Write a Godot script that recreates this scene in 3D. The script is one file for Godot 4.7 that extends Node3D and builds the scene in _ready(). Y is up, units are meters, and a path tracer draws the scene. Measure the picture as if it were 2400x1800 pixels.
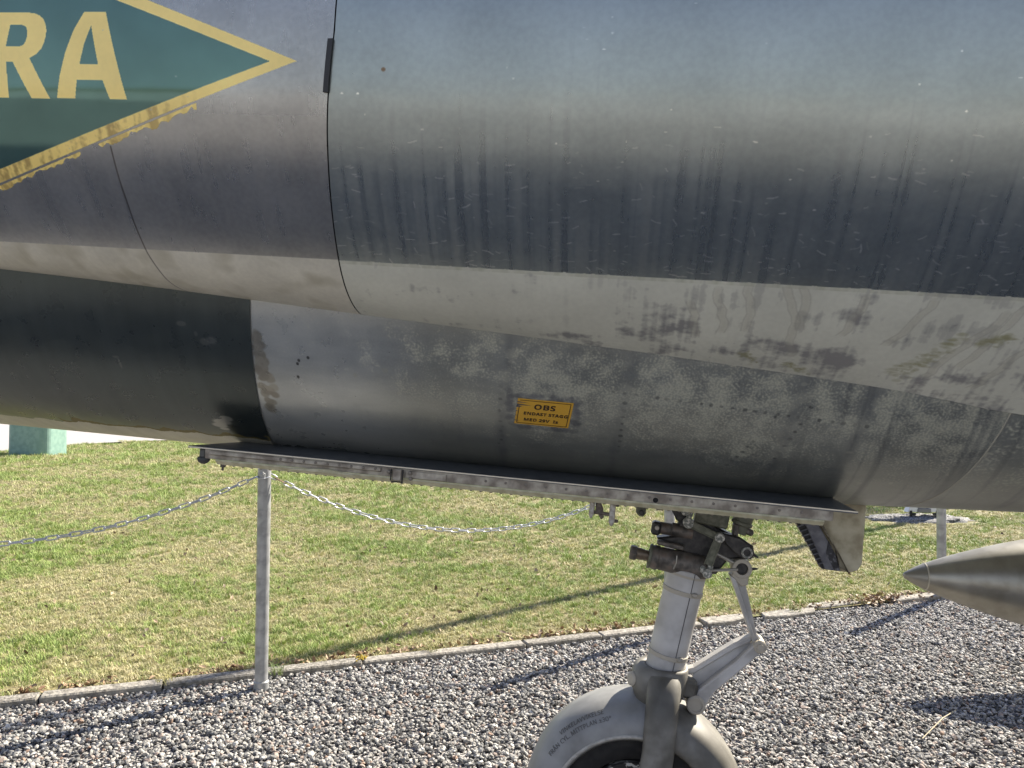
extends Node3D
# A preserved jet aircraft on a gravel stand, seen from close to its left air intake.

const PITCH := 0.024995
const ROLL := 0.008
var rng := RandomNumberGenerator.new()
var used := {}
var lut := PackedByteArray()
var M := {}

# ------------------------------------------------------------------ helpers
func numbered(called: String) -> String:
	if not used.has(called):
		used[called] = 0
		return called
	used[called] += 1
	return "%s_%03d" % [called, used[called]]

func tag(o: Node, label: String, category: String, group := "", kind := "") -> void:
	o.set_meta("label", label)
	o.set_meta("category", category)
	if group != "": o.set_meta("group", group)
	if kind != "": o.set_meta("kind", kind)

func thing(called: String, label: String, category: String, at := Vector3.ZERO, group := "") -> Node3D:
	var o := Node3D.new()
	o.name = numbered(called)
	add_child(o)
	o.position = at
	tag(o, label, category, group)
	return o

func mb() -> SurfaceTool:
	var st := SurfaceTool.new()
	st.begin(Mesh.PRIMITIVE_TRIANGLES)
	st.set_smooth_group(-1)
	return st

func build(st: SurfaceTool, called: String, m: Material, parent: Node = null) -> MeshInstance3D:
	st.generate_normals()
	return place(st.commit(), called, m, parent)

func place(mesh: Mesh, called: String, m: Material, parent: Node = null) -> MeshInstance3D:
	var o := MeshInstance3D.new()
	o.mesh = mesh
	o.material_override = m
	if parent == null:
		o.name = numbered(called)
		add_child(o, true)
	else:
		o.name = called
		parent.add_child(o, true)
	return o

func struct(o: Node) -> Node:
	o.set_meta("kind", "structure")
	return o

func srgb(r: float, g: float, b: float) -> Color:
	return Color(r, g, b).linear_to_srgb()

func mat(r: float, g: float, b: float, rough := 0.7, metal := 0.0) -> StandardMaterial3D:
	var m := StandardMaterial3D.new()
	m.albedo_color = srgb(r, g, b)
	m.roughness = rough
	m.metallic = metal
	return m

func noise(freq: float, sd: int, oct := 4) -> FastNoiseLite:
	var n := FastNoiseLite.new()
	n.seed = sd
	n.noise_type = FastNoiseLite.TYPE_SIMPLEX_SMOOTH
	n.frequency = freq
	n.fractal_octaves = oct
	return n

# a material with blotches of two or more colours, laid on in object space
func blotchy(cols: Array, freq: float, scale: float, rough: float, metal: float, sd: int, bump := 0.0) -> StandardMaterial3D:
	var m := StandardMaterial3D.new()
	var t := NoiseTexture2D.new()
	t.width = 512
	t.height = 512
	t.seamless = true
	t.noise = noise(freq, sd, 5)
	var g := Gradient.new()
	var off := PackedFloat32Array()
	var cc := PackedColorArray()
	for c in cols:
		off.append(c[0])
		cc.append(srgb(c[1], c[2], c[3]))
	g.offsets = off
	g.colors = cc
	t.color_ramp = g
	m.albedo_texture = t
	m.uv1_triplanar = true
	m.uv1_scale = Vector3.ONE * scale
	m.roughness = rough
	m.metallic = metal
	if bump > 0.0:
		var b := NoiseTexture2D.new()
		b.width = 512
		b.height = 512
		b.seamless = true
		b.noise = noise(freq * 2.0, sd + 7, 4)
		b.as_normal_map = true
		b.bump_strength = bump
		m.normal_enabled = true
		m.normal_texture = b
	return m

func tri(st: SurfaceTool, a: Vector3, b: Vector3, c: Vector3) -> void:
	st.add_vertex(a); st.add_vertex(b); st.add_vertex(c)

func quad(st: SurfaceTool, a: Vector3, b: Vector3, c: Vector3, d: Vector3) -> void:
	tri(st, a, b, c); tri(st, a, c, d)

func frame(dir: Vector3) -> Basis:
	var w := dir.normalized()
	var h := Vector3.UP if absf(w.y) < 0.9 else Vector3.RIGHT
	var u := h.cross(w).normalized()
	return Basis(u, w.cross(u), w)

# profile: array of Vector2(distance along dir, radius)
func lathe(st: SurfaceTool, p: Vector3, dir: Vector3, prof: Array, seg := 20, smooth := true) -> void:
	var f := frame(dir)
	for k in prof.size() - 1:
		var a: Vector2 = prof[k]
		var b: Vector2 = prof[k + 1]
		st.set_smooth_group(k + 1 if smooth else -1)
		for i in seg:
			var t0 := TAU * i / seg
			var t1 := TAU * (i + 1) / seg
			var d0 := f.x * cos(t0) + f.y * sin(t0)
			var d1 := f.x * cos(t1) + f.y * sin(t1)
			var a0 := p + f.z * a.x + d0 * a.y
			var a1 := p + f.z * a.x + d1 * a.y
			var b0 := p + f.z * b.x + d0 * b.y
			var b1 := p + f.z * b.x + d1 * b.y
			if a.y > 0.00001: tri(st, a0, b1, a1)
			if b.y > 0.00001: tri(st, a0, b0, b1)
	st.set_smooth_group(-1)

# one smooth skin (all rings share a smooth group)
func smooth_lathe(st: SurfaceTool, p: Vector3, dir: Vector3, prof: Array, seg := 32) -> void:
	var f := frame(dir)
	st.set_smooth_group(1)
	for k in prof.size() - 1:
		var a: Vector2 = prof[k]
		var b: Vector2 = prof[k + 1]
		for i in seg:
			var t0 := TAU * i / seg
			var t1 := TAU * (i + 1) / seg
			var d0 := f.x * cos(t0) + f.y * sin(t0)
			var d1 := f.x * cos(t1) + f.y * sin(t1)
			if a.y > 0.00001: tri(st, p + f.z * a.x + d0 * a.y, p + f.z * b.x + d1 * b.y, p + f.z * a.x + d1 * a.y)
			if b.y > 0.00001: tri(st, p + f.z * a.x + d0 * a.y, p + f.z * b.x + d0 * b.y, p + f.z * b.x + d1 * b.y)
	st.set_smooth_group(-1)

func tube(st: SurfaceTool, a: Vector3, b: Vector3, r0: float, r1 := -1.0, seg := 18, cham := 0.0015) -> void:
	if r1 < 0.0: r1 = r0
	var l := a.distance_to(b)
	var c := minf(cham, minf(r0, r1) * 0.4)
	lathe(st, a, b - a, [Vector2(0, 0), Vector2(0, r0 - c), Vector2(c, r0), Vector2(l - c, r1), Vector2(l, r1 - c), Vector2(l, 0)], seg)

# a ring or eye: a tube with a bore
func ring(st: SurfaceTool, c: Vector3, axis: Vector3, r: float, bore: float, w: float, seg := 24) -> void:
	var h := w * 0.5
	var e := minf(0.002, (r - bore) * 0.3)
	lathe(st, c, axis.normalized(), [Vector2(-h, bore), Vector2(-h, r - e), Vector2(-h + e, r), Vector2(h - e, r), Vector2(h, r - e), Vector2(h, bore), Vector2(-h, bore)], seg)

func pipe(st: SurfaceTool, pts: Array, r: float, seg := 8) -> void:
	st.set_smooth_group(1)
	var rings := []
	for k in pts.size():
		var a: Vector3 = pts[maxi(k - 1, 0)]
		var b: Vector3 = pts[mini(k + 1, pts.size() - 1)]
		var f := frame(b - a)
		var rr := []
		for i in seg: rr.append(pts[k] + (f.x * cos(TAU * i / seg) + f.y * sin(TAU * i / seg)) * r)
		rings.append(rr)
	for k in pts.size() - 1:
		for i in seg:
			var j := (i + 1) % seg
			quad(st, rings[k][i], rings[k + 1][i], rings[k + 1][j], rings[k][j])
	st.set_smooth_group(-1)

# chamfered box, centre c, basis b, size s
func cbox(st: SurfaceTool, c: Vector3, s: Vector3, bev := 0.002, b := Basis.IDENTITY) -> void:
	st.set_smooth_group(-1)
	var h := s * 0.5
	var e := minf(bev, minf(h.x, minf(h.y, h.z)) * 0.6)
	var V := func(ax: int, sx: float, sy: float, sz: float) -> Vector3:
		var q := Vector3(sx * h.x, sy * h.y, sz * h.z)
		for k in 3:
			if k != ax: q[k] -= signf(q[k]) * e
		return c + b * q
	for ax in 3:
		for sg in [-1.0, 1.0]:
			var cs := []
			for t in [[-1, -1], [1, -1], [1, 1], [-1, 1]]:
				var q := [0.0, 0.0, 0.0]
				q[ax] = sg
				q[(ax + 1) % 3] = t[0]
				q[(ax + 2) % 3] = t[1]
				cs.append(V.call(ax, q[0], q[1], q[2]))
			if sg > 0: quad(st, cs[3], cs[2], cs[1], cs[0])
			else: quad(st, cs[0], cs[1], cs[2], cs[3])
	for ax in 3:
		var a1 := (ax + 1) % 3
		var a2 := (ax + 2) % 3
		for s1 in [-1.0, 1.0]:
			for s2 in [-1.0, 1.0]:
				var q := [0.0, 0.0, 0.0]
				q[a1] = s1
				q[a2] = s2
				q[ax] = -1.0
				var p0: Vector3 = V.call(a1, q[0], q[1], q[2])
				var p1: Vector3 = V.call(a2, q[0], q[1], q[2])
				q[ax] = 1.0
				var p2: Vector3 = V.call(a2, q[0], q[1], q[2])
				var p3: Vector3 = V.call(a1, q[0], q[1], q[2])
				if s1 * s2 > 0: quad(st, p0, p1, p2, p3)
				else: quad(st, p3, p2, p1, p0)
	for sx in [-1.0, 1.0]:
		for sy in [-1.0, 1.0]:
			for sz in [-1.0, 1.0]:
				var x: Vector3 = V.call(0, sx, sy, sz)
				var y: Vector3 = V.call(1, sx, sy, sz)
				var z: Vector3 = V.call(2, sx, sy, sz)
				if sx * sy * sz > 0: tri(st, x, z, y)
				else: tri(st, x, y, z)

# polygon in the xy plane (any winding), extruded from z0 to z1 with a small chamfer
func prism(st: SurfaceTool, poly: Array, z0: float, z1: float, cham := 0.002, tf := Transform3D.IDENTITY) -> void:
	var p := PackedVector2Array(poly)
	if Geometry2D.is_polygon_clockwise(p): p.reverse()
	var n := p.size()
	var ins := PackedVector2Array()
	for i in n:
		var a := (p[i] - p[(i + n - 1) % n]).normalized()
		var b := (p[(i + 1) % n] - p[i]).normalized()
		var na := Vector2(-a.y, a.x)
		var nb := Vector2(-b.y, b.x)
		var m := (na + nb)
		var d := maxf(m.dot(na), 0.35)
		ins.append(p[i] + m / d * cham)
	var idx := Geometry2D.triangulate_polygon(ins)
	st.set_smooth_group(-1)
	for k in range(0, idx.size(), 3):
		var q0 := ins[idx[k]]
		var q1 := ins[idx[k + 1]]
		var q2 := ins[idx[k + 2]]
		tri(st, tf * Vector3(q0.x, q0.y, z1), tf * Vector3(q2.x, q2.y, z1), tf * Vector3(q1.x, q1.y, z1))
		tri(st, tf * Vector3(q0.x, q0.y, z0), tf * Vector3(q1.x, q1.y, z0), tf * Vector3(q2.x, q2.y, z0))
	for i in n:
		var j := (i + 1) % n
		var lv := [[ins, z0], [p, z0 + cham], [p, z1 - cham], [ins, z1]]
		for k in 3:
			var A: PackedVector2Array = lv[k][0]
			var B: PackedVector2Array = lv[k + 1][0]
			quad(st, tf * Vector3(A[i].x, A[i].y, lv[k][1]), tf * Vector3(B[i].x, B[i].y, lv[k + 1][1]), tf * Vector3(B[j].x, B[j].y, lv[k + 1][1]), tf * Vector3(A[j].x, A[j].y, lv[k][1]))

func uvq(st: SurfaceTool, P: Array, U: Array, i: int, j: int) -> void:
	for q in [[0, 0], [0, 1], [1, 1], [0, 0], [1, 1], [1, 0]]:
		st.set_uv(U[i + q[0]][j + q[1]])
		st.add_vertex(P[i + q[0]][j + q[1]])

func sheet(st: SurfaceTool, P: Array, U: Array) -> void:
	st.set_smooth_group(1)
	for i in P.size() - 1:
		for j in P[0].size() - 1:
			uvq(st, P, U, i, j)

func lerps(x: float, xs: Array, ys: Array) -> float:
	if x <= xs[0]: return ys[0]
	for k in xs.size() - 1:
		if x <= xs[k + 1]:
			return lerpf(ys[k], ys[k + 1], (x - xs[k]) / (xs[k + 1] - xs[k]))
	return ys[ys.size() - 1]

func steps(a: float, b: float, n: int) -> Array:
	var r := []
	for i in n + 1: r.append(lerpf(a, b, float(i) / n))
	return r

# ------------------------------------------------------------------ aircraft surfaces
# x runs aft, y up from the ground at the nose wheel, z to the aircraft's left
func nac_end(x: float) -> Vector2:
	var t := clampf((x + 1.7) / 2.4, -0.3, 1.4)
	return Vector2(lerpf(-104, -56, t), lerpf(0.165, 0.33, t))

func nac_angle(x: float, s: float) -> float:
	var e := nac_end(x)
	return lerps(s, [-1.1, -0.75, -0.45, -0.2, 0.0, 0.1, 0.2, 0.34, 0.34 + e.y], [88.0, 60.0, 22.0, 3.0, -11.0, -27.0, -35.0, -46.0, e.x])

var nac_cache := {}
func nac_section(x: float) -> Array:
	var key := roundi(x * 2000.0)
	if nac_cache.has(key): return nac_cache[key]
	var ds := 0.004
	var lo := []
	var y := 1.932
	var z := 0.9
	var s := 0.0
	while s > -1.12:
		lo.append(Vector3(s, y, z))
		var a := deg_to_rad(nac_angle(x, s - ds * 0.5))
		y += cos(a) * ds
		z -= sin(a) * ds
		s -= ds
	lo.reverse()
	y = 1.932
	z = 0.9
	s = 0.0
	while s < 0.8:
		var a := deg_to_rad(nac_angle(x, s + ds * 0.5))
		y -= cos(a) * ds
		z += sin(a) * ds
		s += ds
		lo.append(Vector3(s, y, z))
	nac_cache[key] = lo
	return lo

func nac_pt(x: float, s: float, off := 0.0) -> Vector3:
	var sec := nac_section(x)
	var f: float = (s - sec[0].x) / 0.004
	var k := clampi(int(f), 0, sec.size() - 2)
	var q: Vector3 = sec[k].lerp(sec[k + 1], clampf(f - k, 0.0, 1.0))
	var a := deg_to_rad(nac_angle(x, s))
	return Vector3(x, q.y + sin(a) * off, q.z + cos(a) * off)

# s values for one station: absolute down to the paint line, then a share of the underside
func nac_s(x: float, top: float, nup: int, nlow: int) -> Array:
	var e := nac_end(x)
	var r := steps(top, 0.34, nup)
	for k in nlow: r.append(0.34 + e.y * (k + 1) / nlow)
	return r

func fus_r(x: float) -> float:
	if x < -2.3: return 0.553 * pow(maxf(1.0 - (-2.3 - x) / 3.1, 0.0), 0.72) + 0.006
	return 0.55
func fus_c(x: float) -> float:
	if x < -2.3: return 1.72 - (fus_r(-2.2) - fus_r(x)) * 0.25
	if x > 0.45: return 1.72 + 0.055 * minf(x - 0.45, 1.5)
	return 1.72
func fus_pt(x: float, deg: float, off := 0.0) -> Vector3:
	var a := deg_to_rad(deg)
	var r := fus_r(x) + off
	return Vector3(x, fus_c(x) - r * sin(a), r * cos(a))

# ------------------------------------------------------------------ computed textures
func enc(v: float) -> int:
	return lut[clampi(int(v * 4095.0), 0, 4095)]

func grey(w: int, h: int, freq: float, sd: int, oct := 4, sw := 0, sh := 0) -> PackedByteArray:
	var n := noise(freq, sd, oct)
	var im := n.get_image(sw if sw > 0 else w, sh if sh > 0 else h, false, false, true)
	if sw > 0: im.resize(w, h, Image.INTERPOLATE_CUBIC)
	im.convert(Image.FORMAT_L8)
	return im.get_data()

func put(d: PackedByteArray, i: int, r: float, g: float, b: float) -> void:
	d[i] = enc(r); d[i + 1] = enc(g); d[i + 2] = enc(b)

func tex(d: PackedByteArray, w: int, h: int) -> ImageTexture:
	var im := Image.create_from_data(w, h, false, Image.FORMAT_RGB8, d)
	return ImageTexture.create_from_image(im)

func skin_mat(cd: PackedByteArray, rd: PackedByteArray, w: int, h: int, sd: int, dents := 0.0) -> StandardMaterial3D:
	var m := StandardMaterial3D.new()
	m.albedo_texture = tex(cd, w, h)
	var t := tex(rd, w, h)
	m.roughness = 1.0
	m.roughness_texture = t
	m.roughness_texture_channel = BaseMaterial3D.TEXTURE_CHANNEL_GREEN
	m.metallic = 1.0
	m.metallic_texture = t
	m.metallic_texture_channel = BaseMaterial3D.TEXTURE_CHANNEL_BLUE
	m.metallic_specular = 0.6
	if dents > 0.0:
		var b := NoiseTexture2D.new()
		b.width = 512
		b.height = 512
		b.noise = noise(0.012, sd, 3)
		b.as_normal_map = true
		b.bump_strength = 3.0
		m.normal_enabled = true
		m.normal_texture = b
		m.normal_scale = dents
	return m

# a soft brush dab mixed into an RGB buffer (linear colour)
func dab(d: PackedByteArray, w: int, h: int, cx: float, cy: float, rx: float, ry: float, col: Color, k: float) -> void:
	for j in range(maxi(int(cy - ry), 0), mini(int(cy + ry) + 1, h)):
		for i in range(maxi(int(cx - rx), 0), mini(int(cx + rx) + 1, w)):
			var q := Vector2((i - cx) / rx, (j - cy) / ry).length()
			if q < 1.0:
				var f := clampf((1.0 - q) * 3.0, 0.0, 1.0) * k
				var o := (j * w + i) * 3
				d[o] = int(lerpf(d[o], enc(col.r), f))
				d[o + 1] = int(lerpf(d[o + 1], enc(col.g), f))
				d[o + 2] = int(lerpf(d[o + 2], enc(col.b), f))

func stroke(d: PackedByteArray, w: int, h: int, pts: Array, r: float, col: Color, k: float) -> void:
	for q in pts.size() - 1:
		var a: Vector2 = pts[q]
		var b: Vector2 = pts[q + 1]
		var n := maxi(int(a.distance_to(b) / maxf(r * 0.7, 0.7)), 1)
		for i in n:
			var p := a.lerp(b, float(i) / n)
			dab(d, w, h, p.x, p.y, r, r, col, k)

func front_skin() -> StandardMaterial3D:
	var w := 1200
	var h := 712
	var k := 750.0
	var x0 := -2.3
	var s0 := -0.35
	var c := PackedByteArray(); c.resize(w * h * 3)
	var r := PackedByteArray(); r.resize(w * h * 3)
	var n1 := grey(w, h, 0.007, 11)
	var n2 := grey(w, h, 0.09, 12, 3)
	var n3 := grey(w, h, 0.012, 13, 2)
	var stv := grey(w, h, 0.05, 14, 3, w, 24)
	var A := PackedVector2Array([Vector2(-1.219, -0.135), Vector2(-1.172, -0.135), Vector2(-1.127, 0.027), Vector2(-1.164, 0.027), Vector2(-1.177, -0.007), Vector2(-1.233, -0.007), Vector2(-1.239, 0.027), Vector2(-1.279, 0.027), Vector2(-1.27, -0.015), Vector2(-1.257, -0.058), Vector2(-1.24, -0.1)])
	var Ah := PackedVector2Array([Vector2(-1.202, -0.109), Vector2(-1.186, -0.037), Vector2(-1.226, -0.037), Vector2(-1.216, -0.075)])
	var R := PackedVector2Array([Vector2(-1.418, -0.134), Vector2(-1.338, -0.1335), Vector2(-1.325, -0.132), Vector2(-1.314, -0.1275), Vector2(-1.306, -0.1205), Vector2(-1.301, -0.111), Vector2(-1.299, -0.100), Vector2(-1.300, -0.088), Vector2(-1.304, -0.075), Vector2(-1.310, -0.064), Vector2(-1.320, -0.055), Vector2(-1.336, -0.047), Vector2(-1.295, 0.028), Vector2(-1.336, 0.028), Vector2(-1.374, -0.040), Vector2(-1.388, -0.040), Vector2(-1.386, 0.029), Vector2(-1.428, 0.029)])
	var Rh := PackedVector2Array([Vector2(-1.379, -0.110), Vector2(-1.356, -0.110), Vector2(-1.348, -0.1085), Vector2(-1.343, -0.104), Vector2(-1.341, -0.097), Vector2(-1.3415, -0.088), Vector2(-1.344, -0.079), Vector2(-1.349, -0.072), Vector2(-1.357, -0.069), Vector2(-1.388, -0.069)])
	for j in h:
		var s := s0 + (j + 0.5) / k
		for i in w:
			var x := x0 + (i + 0.5) / k
			var o := j * w + i
			var a := n1[o] / 255.0
			var b := n2[o] / 255.0
			var d := n3[o] / 255.0
			var v := stv[o] / 255.0
			var cr := 0.0
			var cg := 0.0
			var cb := 0.0
			var ro := 0.3
			var me := 0.8
			if s > 0.342 + (b - 0.5) * 0.002:
				var g := 0.82 + 0.3 * a + 0.12 * (b - 0.5)
				cr = 0.62 * g; cg = 0.60 * g; cb = 0.51 * g
				var dirt := clampf((d * 0.6 + a * 0.6 - 0.62) * 3.0, 0.0, 1.0)
				if x < -1.18: dirt = clampf(dirt + 0.35 * v, 0.0, 0.85)
				cr = lerpf(cr, 0.3, dirt * 0.7); cg = lerpf(cg, 0.275, dirt * 0.7); cb = lerpf(cb, 0.195, dirt * 0.7)
				ro = 0.5; me = 0.0
			else:
				var g := 0.8 + 0.3 * a + 0.18 * (b - 0.5)
				cr = 0.36 * g; cg = 0.37 * g; cb = 0.36 * g
				var film := clampf((d - 0.2) * 0.9, 0.0, 1.0) * 0.35 + 0.4 * v * (0.75 + 0.25 * b)
				if s < 0.05: film *= 0.4
				cr = lerpf(cr, 0.47, film * 0.5); cg = lerpf(cg, 0.455, film * 0.5); cb = lerpf(cb, 0.415, film * 0.5)
				ro = 0.26 + 0.1 * film
				if x < -0.777:
					var out_ok := absf(s + 0.047) < minf(-0.777 - x, x + 2.223) * 0.36
					var in_ok := absf(s + 0.046) < minf(-0.830 - x, x + 2.17) * 0.348
					# loose second strip of tape under the lower edge, torn
					var e := s - (-0.047 + (-0.777 - x) * 0.36)
					var tear := 0.008 + 0.012 * (v - 0.5) + 0.01 * (d - 0.5)
					var tape := e > 0.0045 and e < 0.0045 + tear and ((x > -1.205 and x < -0.981) or (x > -1.5 and x < -1.25))
					if out_ok or tape:
						var yel := not in_ok
						if in_ok:
							var p := Vector2(x, s)
							if x > -1.44 and x < -1.12 and s > -0.14 and s < 0.035:
								if Geometry2D.is_point_in_polygon(p, A) and not Geometry2D.is_point_in_polygon(p, Ah): yel = true
								elif Geometry2D.is_point_in_polygon(p, R) and not Geometry2D.is_point_in_polygon(p, Rh): yel = true
						if yel:
							var gy := 0.92 + 0.16 * a + 0.06 * (b - 0.5)
							cr = 0.95 * gy; cg = 0.73 * gy; cb = 0.23 * gy
							if s > -0.047 and not in_ok and x < -0.93:
								var rot := clampf((d * 0.5 + v * 0.7 + b * 0.5 - 0.75) * 2.6, 0.0, 1.0) * smoothstep(-0.93, -1.12, x)
								cr = lerpf(cr, 0.3, rot * 0.75); cg = lerpf(cg, 0.2, rot * 0.75); cb = lerpf(cb, 0.07, rot * 0.75)
							ro = 0.22; me = 0.05
						else:
							var gg := 0.85 + 0.25 * a
							cr = 0.10 * gg; cg = 0.19 * gg; cb = 0.168 * gg
							ro = 0.1 + 0.05 * film; me = 0.65
			put(c, o * 3, cr, cg, cb)
			r[o * 3] = 255
			r[o * 3 + 1] = int(clampf(ro, 0.0, 1.0) * 255)
			r[o * 3 + 2] = int(me * 255)
	rng.seed = 5
	for q in 60:   # chips and insect marks
		var p := Vector2(rng.randf_range(0.1, 1.0) * w, rng.randf_range(0.12, 0.7) * h)
		dab(c, w, h, p.x, p.y, rng.randf_range(1.0, 2.6), rng.randf_range(0.8, 1.8), Color(0.5, 0.49, 0.45), rng.randf_range(0.25, 0.7))
	for q in 14:    # flaked primer along the upper tape edge
		var xx := rng.randf_range(-1.08, -0.85)
		var ss := -0.047 - (-0.777 - xx) * 0.36 - rng.randf_range(0.004, 0.02)
		dab(c, w, h, (xx - x0) * k, (ss - s0) * k, rng.randf_range(2.0, 5.0), rng.randf_range(1.0, 2.2), Color(0.4, 0.39, 0.36), 0.5)
	stroke(c, w, h, [Vector2((-1.180 - x0) * k, (0.115 - s0) * k), Vector2((-1.180 - x0) * k, (0.56 - s0) * k)], 1.3, Color(0.12, 0.11, 0.1), 0.75)   # dirt line painted dark for the shadow in the joint
	for q in 7:     # pale scuffs on the underside
		dab(c, w, h, (-1.42 + q * 0.035 - x0) * k, (0.42 + q * 0.006 - s0) * k, 7, 3.0, Color(0.5, 0.48, 0.4), 0.6)
	return skin_mat(c, r, w, h, 31, 0.05)

func rear_skin() -> StandardMaterial3D:
	var w := 1200
	var h := 600
	var k := 600.0
	var x0 := -0.75
	var s0 := -0.25
	var c := PackedByteArray(); c.resize(w * h * 3)
	var r := PackedByteArray(); r.resize(w * h * 3)
	var n1 := grey(w, h, 0.006, 21)
	var n2 := grey(w, h, 0.1, 22, 3)
	var n3 := grey(w, h, 0.035, 23, 4, 400, 600)     # drawn out fore and aft
	var stv := grey(w, h, 0.075, 24, 3, w, 4)      # runs down the skin
	var bru := grey(w, h, 0.02, 25, 5, 700, 600)
	for j in h:
		var s := s0 + (j + 0.5) / k
		for i in w:
			var x := x0 + (i + 0.5) / k
			var o := j * w + i
			var a := n1[o] / 255.0
			var b := n2[o] / 255.0
			var d := n3[o] / 255.0
			var v := stv[o] / 255.0
			var cr := 0.0
			var cg := 0.0
			var cb := 0.0
			var ro := 0.34
			var me := 0.85
			if s > 0.343 + (b - 0.5) * 0.0025:
				var g := 0.88 + 0.2 * a + 0.1 * (b - 0.5)
				cr = 0.60 * g; cg = 0.61 * g; cb = 0.53 * g
				# dark rubbed patches, drawn out fore and aft
				var e := bru[o] / 255.0
				var pat := maxf(exp(-pow((x + 0.07) / 0.12, 2.0) - pow((s - 0.50) / 0.085, 2.0)), maxf(exp(-pow((x - 0.22) / 0.2, 2.0) - pow((s - 0.54) / 0.06, 2.0)) * 0.95, exp(-pow((x - 0.75) / 0.4, 2.0) - pow((s - 0.6) / 0.09, 2.0)) * 0.8))
				pat = maxf(pat, exp(-pow((x + 0.28) / 0.14, 2.0) - pow((s - 0.56) / 0.04, 2.0)) * 0.75)
				pat = maxf(pat, exp(-pow((x - 0.33) / 0.09, 2.0) - pow((s - 0.42) / 0.07, 2.0)) * 0.6)
				var dk := clampf((pat * 1.05 + (e - 0.5) * 1.9 + (v - 0.5) * 0.7 + (b - 0.5) * 0.5 - 0.5) * 1.5, 0.0, 1.0)
				dk = maxf(dk, clampf(((e - 0.5) * 1.3 + (v - 0.5) * 0.9 + (b - 0.5) * 0.4 - 0.16) * 1.8, 0.0, 0.4) * smoothstep(-0.5, 0.0, x))
				cr = lerpf(cr, 0.19, dk * 0.85); cg = lerpf(cg, 0.19, dk * 0.85); cb = lerpf(cb, 0.2, dk * 0.85)
				# thin soiled line just under the paint edge
				if s < 0.352: cr *= 0.75 + 0.25 * v; cg *= 0.76 + 0.24 * v; cb *= 0.7 + 0.3 * v
				ro = 0.5; me = 0.0
			else:
				var g := 0.86 + 0.2 * a + 0.14 * (b - 0.5)
				cr = 0.33 * g; cg = 0.37 * g; cb = 0.36 * g
				var w1 := smoothstep(-0.02, 0.26, s + 0.2 * (a - 0.5) + 0.22 * (v - 0.5))
				var run := clampf((v - 0.5) * 3.6 * (0.2 + 1.1 * a), -1.0, 1.0) * w1
				if run > 0.0:
					cr = lerpf(cr, 0.2, run * 0.38); cg = lerpf(cg, 0.22, run * 0.38); cb = lerpf(cb, 0.22, run * 0.38)
				else:
					cr = lerpf(cr, 0.46, -run * 0.2); cg = lerpf(cg, 0.47, -run * 0.2); cb = lerpf(cb, 0.44, -run * 0.2)
				ro = 0.31 + 0.08 * (d - 0.5) - 0.05 * run
			put(c, o * 3, cr, cg, cb)
			r[o * 3] = 255
			r[o * 3 + 1] = int(clampf(ro, 0.0, 1.0) * 255)
			r[o * 3 + 2] = int(me * 255)
	rng.seed = 9
	for q in 420:   # fine scratches, most of them near lengthwise, on the lower half
		var p := Vector2(rng.randf() * w * 0.95, (s_rand(0.02, 0.34) - s0) * k)
		var an := rng.randfn(0.0, 0.28)
		if rng.randf() < 0.12: an += 1.0
		var l := rng.randf_range(1.5, 6.0)
		var bend := rng.randf_range(-0.35, 0.35)
		stroke(c, w, h, [p, p + Vector2.from_angle(an) * l, p + Vector2.from_angle(an) * l + Vector2.from_angle(an + bend) * l], rng.randf_range(0.7, 1.0), Color(0.8, 0.8, 0.74), rng.randf_range(0.1, 0.5))
	for q in 90:    # chips down to the primer
		var p := Vector2(rng.randf() * w * 0.95, (rng.randf_range(-0.2, 0.34) - s0) * k)
		dab(c, w, h, p.x, p.y, rng.randf_range(0.9, 2.6), rng.randf_range(0.7, 1.3), Color(0.85, 0.84, 0.76), rng.randf_range(0.2, 0.9))
	dab(c, w, h, (-0.61 - x0) * k, (-0.035 - s0) * k, 3.0, 2.6, Color(0.16, 0.1, 0.06), 0.9)
	# drips: pale-edged tracks down the underside
	var tr := [[0.03, 0.36, 0.5], [0.085, 0.35, 0.48], [0.155, 0.35, 0.56], [0.185, 0.35, 0.46], [0.55, 0.38, 0.58], [0.58, 0.36, 0.55], [-0.02, 0.4, 0.52], [0.42, 0.36, 0.5], [0.66, 0.4, 0.6], [0.3, 0.36, 0.47]]
	for t in tr:
		var pl := []
		var pr := []
		var pm := []
		var xx: float = t[0]
		var ss: float = t[1]
		while ss < t[2]:
			pl.append(Vector2((xx - 0.008 - x0) * k, (ss - s0) * k))
			pr.append(Vector2((xx + 0.008 - x0) * k, (ss - s0) * k))
			pm.append(Vector2((xx - x0) * k, (ss - s0) * k))
			ss += 0.018
			xx += rng.randf_range(-0.009, 0.007) + (0.004 if t[0] < 0.2 else -0.006)
		stroke(c, w, h, pm, 5.0, Color(0.42, 0.4, 0.33), 0.15)
		stroke(c, w, h, pl, 1.2, Color(0.3, 0.29, 0.25), 0.15)
		stroke(c, w, h, pr, 1.2, Color(0.3, 0.29, 0.25), 0.15)
	# moss in two of the runs
	for t in [[0.40, 0.575, 0.50, 0.44, 9.0], [0.42, 0.585, 0.49, 0.47, 7.0], [0.53, 0.46, 0.58, 0.44, 8.0], [0.10, 0.55, 0.13, 0.58, 4.0], [0.19, 0.57, 0.24, 0.60, 4.0]]:
		for q in 70:
			var f := rng.randf()
			var px: float = lerpf(t[0], t[2], f) + rng.randfn(0.0, 0.006)
			var ps: float = lerpf(t[1], t[3], f) + rng.randfn(0.0, 0.006)
			dab(c, w, h, (px - x0) * k, (ps - s0) * k, rng.randf_range(1.5, t[4]), rng.randf_range(1.2, 4.0), Color(0.27, 0.265, 0.15), rng.randf_range(0.08, 0.35))
	return skin_mat(c, r, w, h, 33, 0.07)

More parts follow.
